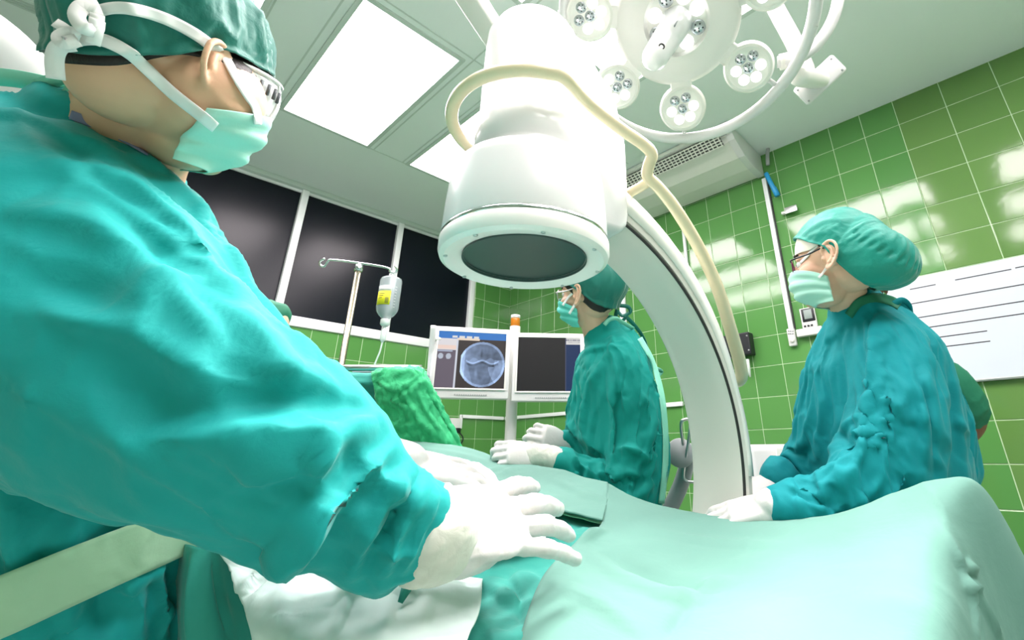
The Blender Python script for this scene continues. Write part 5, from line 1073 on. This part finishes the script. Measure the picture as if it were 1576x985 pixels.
# ------------------------------------------------------------------ two helpers almost hidden behind the others
def helper(label, head, F, neck, tor, arm_sl, arm_sk, skin, foot):
    r_ = person('person', label, foot); hd = Head(W(*head), F, VC(0, -1, .2), .95)
    P = [limb(px(neck), 4, 20), limb(px(tor), 5, 24)] + [limb(px(arm_sk), 5, 18)] + legs(np.array((foot[0], foot[1], .86)), None, .085, F)
    fine = remesh(hd.parts() + P, .006, 3); obj('body', fine, skin, r_); tr = bvh(fine); hd.eyes(r_)
    t2 = [list(q) for q in tor]
    for q in t2: q[3] += .022
    sc = crumple(remesh([limb(px(t2), 5, 40), limb(px(arm_sl), 6, 30)], .008, 3), .004, .08, None, 12); obj('scrub_top', sc, M['scrub'], r_)
    obj('cap', head_shell(hd, tr, [(.09, 0, .05), (.02, .08, .03), (.02, -.08, .03), (-.05, .075, -.03), (-.05, -.075, -.03), (-.1, 0, -.05)], off=.006, nb=24, na=48, wr=.005), M['cap'], r_)
    e1, e2 = np.array(px(arm_sk[-1:])[0][:3]), np.array(px(arm_sk[-2:-1])[0][:3]); obj('hand', remesh(hand_parts(e1, e1 - e2, nz(CAM - e1), True, .95, (.4, .4, .4, .4)), .004, 3), skin, r_)
    (mk_, _) = mask_patch(hd, tr, m=16, n=20); obj('mask', mk_, M['mask'], r_); return r_
helper('helper in dark green short sleeves, bare elbow showing behind the woman with glasses', (1322, 440, 1.72), VC(.7, 0, .7), [(1335, 480, 1.72, .05), (1340, 520, 1.72, .06)], [(1345, 535, 1.72, .10), (1362, 575, 1.72, .13), (1370, 660, 1.72, .13), (1375, 800, 1.72, .13)],
       [(1405, 568, 1.64, .06), (1452, 585, 1.62, .075), (1478, 622, 1.60, .075), (1486, 632, 1.60, .066)], [(1420, 580, 1.62, .05), (1480, 632, 1.60, .052), (1494, 648, 1.59, .044), (1480, 668, 1.60, .040), (1445, 688, 1.62, .034)], M['skin_d'], W(1390, 800, 1.72))
helper('helper behind the leaning surgeon, only a green sleeve and a bit of forearm showing', (235, 410, 1.40), VC(.9, 0, .4), [(235, 450, 1.42, .05), (235, 480, 1.42, .06)], [(235, 490, 1.42, .10), (235, 530, 1.42, .13), (240, 640, 1.42, .13), (245, 760, 1.42, .13)],
       [(300, 470, 1.36, .06), (360, 480, 1.33, .055), (410, 488, 1.31, .045), (421, 489, 1.31, .042)], [(300, 470, 1.36, .045), (400, 488, 1.31, .034), (427, 492, 1.30, .028), (420, 530, 1.28, .026)], M['skin_l'], W(245, 760, 1.42))
# ------------------------------------------------------------------ drapes over the patient and table
def patch(rows, nu, nv, amp=.003, scale=.12, strokes=(), th=.002, seed=0, stretch=None, fine=.3, fc=None):
    G = net([[W(*q) for q in r] for r in rows], nu, nv); a, b, _ = G.shape; V = G.reshape(-1, 3)
    F = [(i * b + j, (i + 1) * b + j, (i + 1) * b + j + 1, i * b + j + 1) for i in range(a - 1) for j in range(b - 1)]
    v = crumple((V, F), amp, scale, stretch, seed, fine); v = facet(v, fc[0], fc[1], None, seed + 1) if fc else v; v = folds(v, strokes) if strokes else v
    return grid_surf(v[0].reshape(a, b, 3), th)
# operating table under the drapes
tc_ = np.array((.93, .93)); tl = nz(W(620, 700, 1.6)[:2] - W(1300, 900, .75)[:2]); tl3, tw3 = np.array((*tl, 0)), np.array((tl[1], -tl[0], 0))
tb_ = np.array((.72, .95, 0))
ot = thing('operating_table', 'operating table hidden under the mint drapes, with its steel column', 'operating table', (tb_[0], tb_[1], 0))
obj('table_top', bevelled(box(tb_ + EZ * .70, tl3, tw3, EZ, .70, .20, .03), .02), M['dark'], ot)
obj('column', rod(tb_ + tl3 * .36 + EZ * .1, tb_ + tl3 * .36 + EZ * .68, .12, 32), M['steel'], ot); obj('base', bevelled(box(tb_ + tl3 * .36 + EZ * .06, tl3, tw3, EZ, .30, .20, .06), .02), M['steel'], ot)
sd = thing('surgical_drape', 'large mint green drape over the patient across the front of the picture', 'drape', (tb_[0] + .1, tb_[1] - .1, 0.2))
R0 = [(935, 745, 1.22), (985, 770, 1.19), (1060, 789, 1.13), (1180, 803, 1.02), (1285, 794, .96), (1375, 764, .91), (1450, 741, .87), (1508, 752, .85), (1576, 868, .82), (1640, 985, .80)]
Rm = [(935, 790, 1.34), (985, 815, 1.3), (1060, 835, 1.22), (1180, 850, 1.10), (1285, 845, 1.04), (1375, 820, .99), (1450, 800, .95), (1525, 830, .92), (1590, 930, .90), (1650, 1040, .88)]
Rn = [(935, 980, 1.36), (985, 985, 1.32), (1060, 985, 1.24), (1180, 985, 1.12), (1285, 985, 1.06), (1375, 985, 1.0), (1450, 985, .96), (1540, 1010, .93), (1600, 1085, .91), (1660, 1180, .90)]
R1 = [(927, 803, .985), (990, 822, .95), (1070, 842, .92), (1180, 850, .87), (1285, 842, .83), (1375, 822, .80), (1440, 808, .78), (1490, 830, .78), (1545, 940, .76), (1600, 1060, .75)]
R2 = [(890, 832, .85), (965, 868, .80), (1055, 898, .75), (1180, 908, .71), (1290, 903, .69), (1375, 888, .685), (1437, 885, .69), (1480, 910, .70), (1530, 1010, .70), (1580, 1110, .70)]
R3 = [(838, 884, .72), (925, 932, .655), (1045, 962, .61), (1180, 975, .58), (1300, 972, .575), (1395, 962, .585), (1450, 965, .60), (1485, 995, .62), (1530, 1090, .63), (1580, 1190, .63)]
R4 = [(800, 985, .585), (900, 1045, .52), (1040, 1085, .485), (1180, 1105, .46), (1320, 1105, .46), (1415, 1095, .48), (1462, 1090, .51), (1500, 1110, .54), (1540, 1190, .56), (1590, 1290, .57)]
R5 = [(770, 1120, .53), (890, 1220, .46), (1040, 1280, .43), (1180, 1310, .41), (1330, 1310, .42), (1430, 1290, .44), (1480, 1270, .48), (1520, 1280, .51), (1560, 1340, .53), (1610, 1430, .55)]
S1 = [([(1000, 815), (1080, 835), (1200, 842)], .012, .010, .5), ([(930, 845), (990, 880), (1060, 905), (1110, 905)], .022, -.016, .2), ([(900, 850), (960, 895), (1040, 925), (1090, 925)], .016, .014, .5), ([(1150, 815), (1148, 850), (1140, 885)], .004, .005, .6),
      ([(1040, 930), (1090, 900), (1130, 895)], .010, .010, .3), ([(860, 900), (930, 940), (1000, 985)], .016, .012, .4), ([(1060, 935), (1040, 960), (1020, 985)], .008, -.010, 0), ([(880, 840), (905, 826), (930, 818)], .010, .012, .3),
      ([(1440, 800), (1470, 860), (1490, 920), (1500, 985)], .010, .012, .7), ([(1470, 870), (1490, 900), (1510, 985)], .008, -.012, 0), ([(1495, 900), (1520, 950), (1540, 985)], .007, .010, .5), ([(1478, 880), (1492, 872), (1500, 878)], .006, .010, 0), ([(1480, 905), (1495, 900), (1506, 905)], .006, .010, 0),
      ([(1420, 745), (1445, 775), (1462, 810)], .004, .004, .6), ([(1180, 940), (1300, 930), (1420, 930)], .03, .006, 0)]
main = patch([Rn, Rm, R0, R1, R2, R3, R4, R5], 14, 16, .0022, .16, S1, seed=2)
obj('main_sheet', main, M['drape'], sd)
# far flap of the sheet, its free edge standing off the opening
A0 = [(575, 668, 1.78), (650, 681, 1.66), (720, 691, 1.55), (780, 711, 1.44), (860, 724, 1.34), (900, 738, 1.26), (935, 745, 1.22)]
Am = [(575, 695, 2.0), (650, 710, 1.85), (720, 722, 1.72), (780, 740, 1.6), (860, 760, 1.46), (900, 775, 1.4), (935, 790, 1.34)]
A1 = [(578, 690, 1.60), (650, 700, 1.48), (715, 716, 1.38), (770, 733, 1.28), (850, 752, 1.18), (895, 765, 1.12), (935, 772, 1.10)]
A2 = [(585, 712, 1.42), (655, 716, 1.32), (715, 729, 1.22), (765, 744, 1.13), (852, 783, 1.03), (895, 795, 1.0), (927, 803, .985)]
S2 = [([(615, 705), (690, 728), (735, 732), (770, 722)], .010, .008, .5), ([(760, 736), (800, 722), (850, 715)], .006, .006, .4), ([(850, 735), (890, 760), (940, 775)], .016, .010, .3), ([(640, 690), (720, 705), (790, 730)], .012, .006, .2)]
obj('far_flap', patch([Am, A0, A1, A2], 14, 16, .0018, .14, S2, seed=5, th=.003), M['drape'], sd)
obj('far_flap_lining', patch([[(q[0], q[1] + 3, q[2] + .012) for q in A1[2:]], [(q[0] + 2, q[1] + 4, q[2] + .010) for q in A2[2:]]], 8, 14, .001, .1, seed=3), M['sash'], sd)
# darker drape in the opening
U = [[(590, 735, 1.45), (700, 745, 1.32), (790, 765, 1.2), (870, 790, 1.1), (940, 812, 1.03)], [(620, 790, 1.10), (710, 800, 1.02), (800, 812, .96), (880, 826, .92), (935, 838, .90)], [(650, 860, .82), (730, 870, .78), (800, 872, .76), (850, 878, .76), (900, 885, .76)],
     [(680, 920, .69), (740, 930, .67), (790, 935, .66), (830, 930, .67), (880, 940, .66)], [(690, 985, .60), (745, 990, .59), (790, 990, .58), (820, 985, .585), (850, 1010, .57)], [(690, 1100, .53), (745, 1110, .52), (790, 1110, .52), (820, 1110, .52), (850, 1130, .51)]]
S3 = [([(880, 795), (905, 805), (925, 812)], .008, .008, .3), ([(700, 985), (715, 930), (735, 905)], .006, -.008, 0), ([(740, 900), (790, 925), (820, 935)], .010, .010, .4), ([(860, 800), (900, 798), (925, 808)], .006, .010, .3), ([(780, 890), (800, 920), (800, 960)], .008, -.01, 0)]
obj('inner_sheet', patch(U, 14, 14, .002, .10, S3, seed=8, fc=(.05, .15)), M['drape_d'], sd)
# sheet under the surgeon's sleeve; its pale colour paints in the lamp's overexposure
N0 = [(330, 836, .66), (390, 860, .63), (450, 872, .61), (505, 880, .60), (540, 868, .60), (560, 886, .60), (640, 895, .60), (700, 902, .605), (742, 906, .61)]
N1 = [(352, 872, .61), (400, 900, .575), (455, 915, .555), (510, 915, .555), (545, 905, .56), (575, 918, .56), (640, 925, .565), (700, 935, .57), (738, 940, .57)]
N2 = [(372, 925, .56), (415, 945, .53), (465, 955, .515), (515, 955, .515), (550, 950, .52), (585, 955, .52), (640, 965, .525), (695, 970, .53), (722, 975, .53)]
N3 = [(395, 985, .52), (435, 1000, .49), (475, 1005, .48), (520, 1005, .475), (555, 1005, .48), (595, 1005, .48), (640, 1010, .485), (690, 1015, .485), (712, 1020, .49)]
N4 = [(400, 1120, .48), (440, 1140, .45), (480, 1150, .44), (520, 1150, .435), (560, 1150, .44), (600, 1150, .44), (640, 1150, .445), (690, 1150, .45), (705, 1150, .45)]
Nb = [(350, 838, .78), (400, 850, .76), (455, 860, .74), (510, 866, .73), (545, 862, .73), (565, 876, .73), (640, 885, .73), (700, 892, .73), (742, 896, .74)]
S4 = [([(360, 925), (385, 900), (415, 875)], .006, .007, .7), ([(368, 930), (395, 905), (420, 882)], .005, -.006, 0), ([(510, 985), (530, 935), (540, 880)], .006, .008, .5), ([(590, 985), (600, 940), (605, 905)], .006, .005, .4), ([(440, 985), (430, 940), (440, 900)], .012, .008, .2), ([(640, 985), (655, 940), (660, 905)], .008, .005, .2)]
obj('near_sheet', patch([Nb, N0, N1, N2, N3, N4], 14, 12, .002, .12, S4, seed=11, th=.003, fc=(.07, .12)), M['drape_w'], sd)
# table side: hanging folds left of the pale sheet
Hn = [[(268, 838, .70), (288, 838, .67), (310, 842, .66), (328, 838, .665), (345, 850, .68), (370, 880, .70)], [(270, 900, .68), (288, 900, .645), (312, 905, .635), (334, 900, .645), (352, 915, .66), (380, 935, .67)], [(272, 985, .66), (286, 985, .62), (316, 990, .61), (345, 985, .62), (368, 995, .635), (400, 1010, .65)], [(275, 1250, .60), (290, 1250, .57), (320, 1250, .56), (350, 1250, .57), (380, 1250, .59), (420, 1250, .60)]]
obj('hanging_side', patch(Hn, 12, 12, .003, .10, [([(300, 850), (296, 920), (292, 985)], .006, .008, .5), ([(325, 850), (338, 920), (350, 985)], .006, -.008, 0)], seed=14), M['drape_d'], sd)
tie_ = lab(obj('drape_tie', ribbon(np.array([W(634, 884, .590), W(626, 905, .570), (W(616, 927, .550))]), np.array([nz(CAM - W(626, 905, .57))] * 3), np.array([.009, .013, .006])), M['drape_d'], sd), 'short dark green tape')
# white gauze laid over the leg
gz = patch([[(590, 706, 1.25), (640, 704, 1.2), (700, 708, 1.14), (745, 722, 1.08), (790, 765, 1.02), (850, 785, .99)], [(595, 722, 1.1), (645, 722, 1.06), (705, 728, 1.02), (750, 745, .98), (800, 776, .95), (858, 794, .93)], [(600, 760, .95), (650, 765, .92), (710, 775, .90), (760, 790, .87), (805, 800, .86), (850, 805, .87)], [(620, 820, .80), (660, 830, .79), (720, 840, .77), (760, 845, .77), (800, 838, .79), (835, 835, .80)]], 14, 14, .004, .06,
           [([(610, 708), (680, 730), (745, 728)], .008, .012, .4), ([(650, 738), (700, 730), (740, 736)], .006, .008, .4), ([(720, 735), (760, 760), (800, 785)], .008, .008, .3), ([(790, 775), (830, 778), (860, 785)], .006, .010, .3)], seed=17, th=.004, fc=(.03, .25))
tag(obj('gauze_towel', gz, M['gauze']), 'crumpled white gauze towel in the drape opening beyond the gloved hand', 'towel')
# anaesthesia screen with its drape, green towel over the end
b0, b1 = W(470, 566, 1.75), W(648, 571, 1.78); b1[2] = b0[2]
an = thing('anaesthesia_screen', 'teal draped screen across the table behind the surgeon\'s elbow', 'screen', ((b0[0] + b1[0]) / 2, (b0[1] + b1[1]) / 2, 0.7))
obj('bar', rod(b0, b1, .012, 16), M['steel'], an)
for p in (b0, b1): obj('post', rod((p[0], p[1], .7), p, .010, 12), M['steel'], an)
Y0_ = [(455, 572, 1.86), (500, 574, 1.85), (560, 577, 1.84), (600, 580, 1.84), (650, 582, 1.85)]; Y1_ = [(455, 568, 1.75), (500, 570, 1.74), (560, 573, 1.73), (600, 574, 1.73), (645, 573, 1.74)]
Y2_ = [(458, 590, 1.72), (502, 590, 1.71), (562, 592, 1.70), (605, 592, 1.70), (655, 595, 1.72)]; Y3_ = [(465, 640, 1.72), (510, 640, 1.72), (570, 640, 1.72), (615, 645, 1.72), (680, 650, 1.73)]; Y4_ = [(470, 740, 1.68), (515, 740, 1.68), (575, 740, 1.68), (630, 740, 1.68), (700, 740, 1.68)]
obj('screen_drape', patch([Y0_, Y1_, Y2_, Y3_, Y4_], 12, 14, .004, .12, [([(500, 588), (550, 590), (600, 590)], .010, .012, .5), ([(560, 610), (590, 620), (610, 650)], .010, .01, .4)], seed=21), M['drape_d'], an)
Tw = [[(575, 590, 1.80), (610, 585, 1.80), (645, 580, 1.81), (660, 592, 1.84)], [(572, 574, 1.70), (608, 569, 1.69), (642, 566, 1.70), (656, 574, 1.73)], [(577, 592, 1.67), (612, 590, 1.655), (648, 586, 1.67), (668, 600, 1.71)], [(583, 630, 1.655), (622, 632, 1.64), (660, 630, 1.66), (690, 640, 1.70)], [(590, 668, 1.64), (632, 675, 1.63), (680, 680, 1.64), (712, 685, 1.68)], [(592, 720, 1.62), (640, 725, 1.62), (692, 725, 1.63), (725, 720, 1.66)]]
S5 = [([(580, 585), (610, 600), (650, 575)], .006, .012, .4), ([(600, 610), (630, 630), (645, 620)], .006, .012, .3), ([(610, 590), (625, 610), (640, 640), (665, 670)], .006, .012, .5), ([(585, 640), (610, 655), (650, 650)], .006, .010, .3), ([(640, 600), (660, 640), (690, 680)], .006, .012, .6), ([(655, 600), (680, 640), (705, 685)], .005, -.012, 0), ([(590, 620), (620, 610), (640, 600)], .005, .01, .3), ([(600, 660), (630, 640), (650, 625)], .005, .01, .3)]
tag(obj('green_towel', patch(Tw, 12, 18, .008, .07, S5, seed=25, th=.003, fine=.8, fc=(.04, .13)), M['towel']), 'crumpled bright green towel hung over the end of the teal draped screen', 'towel')
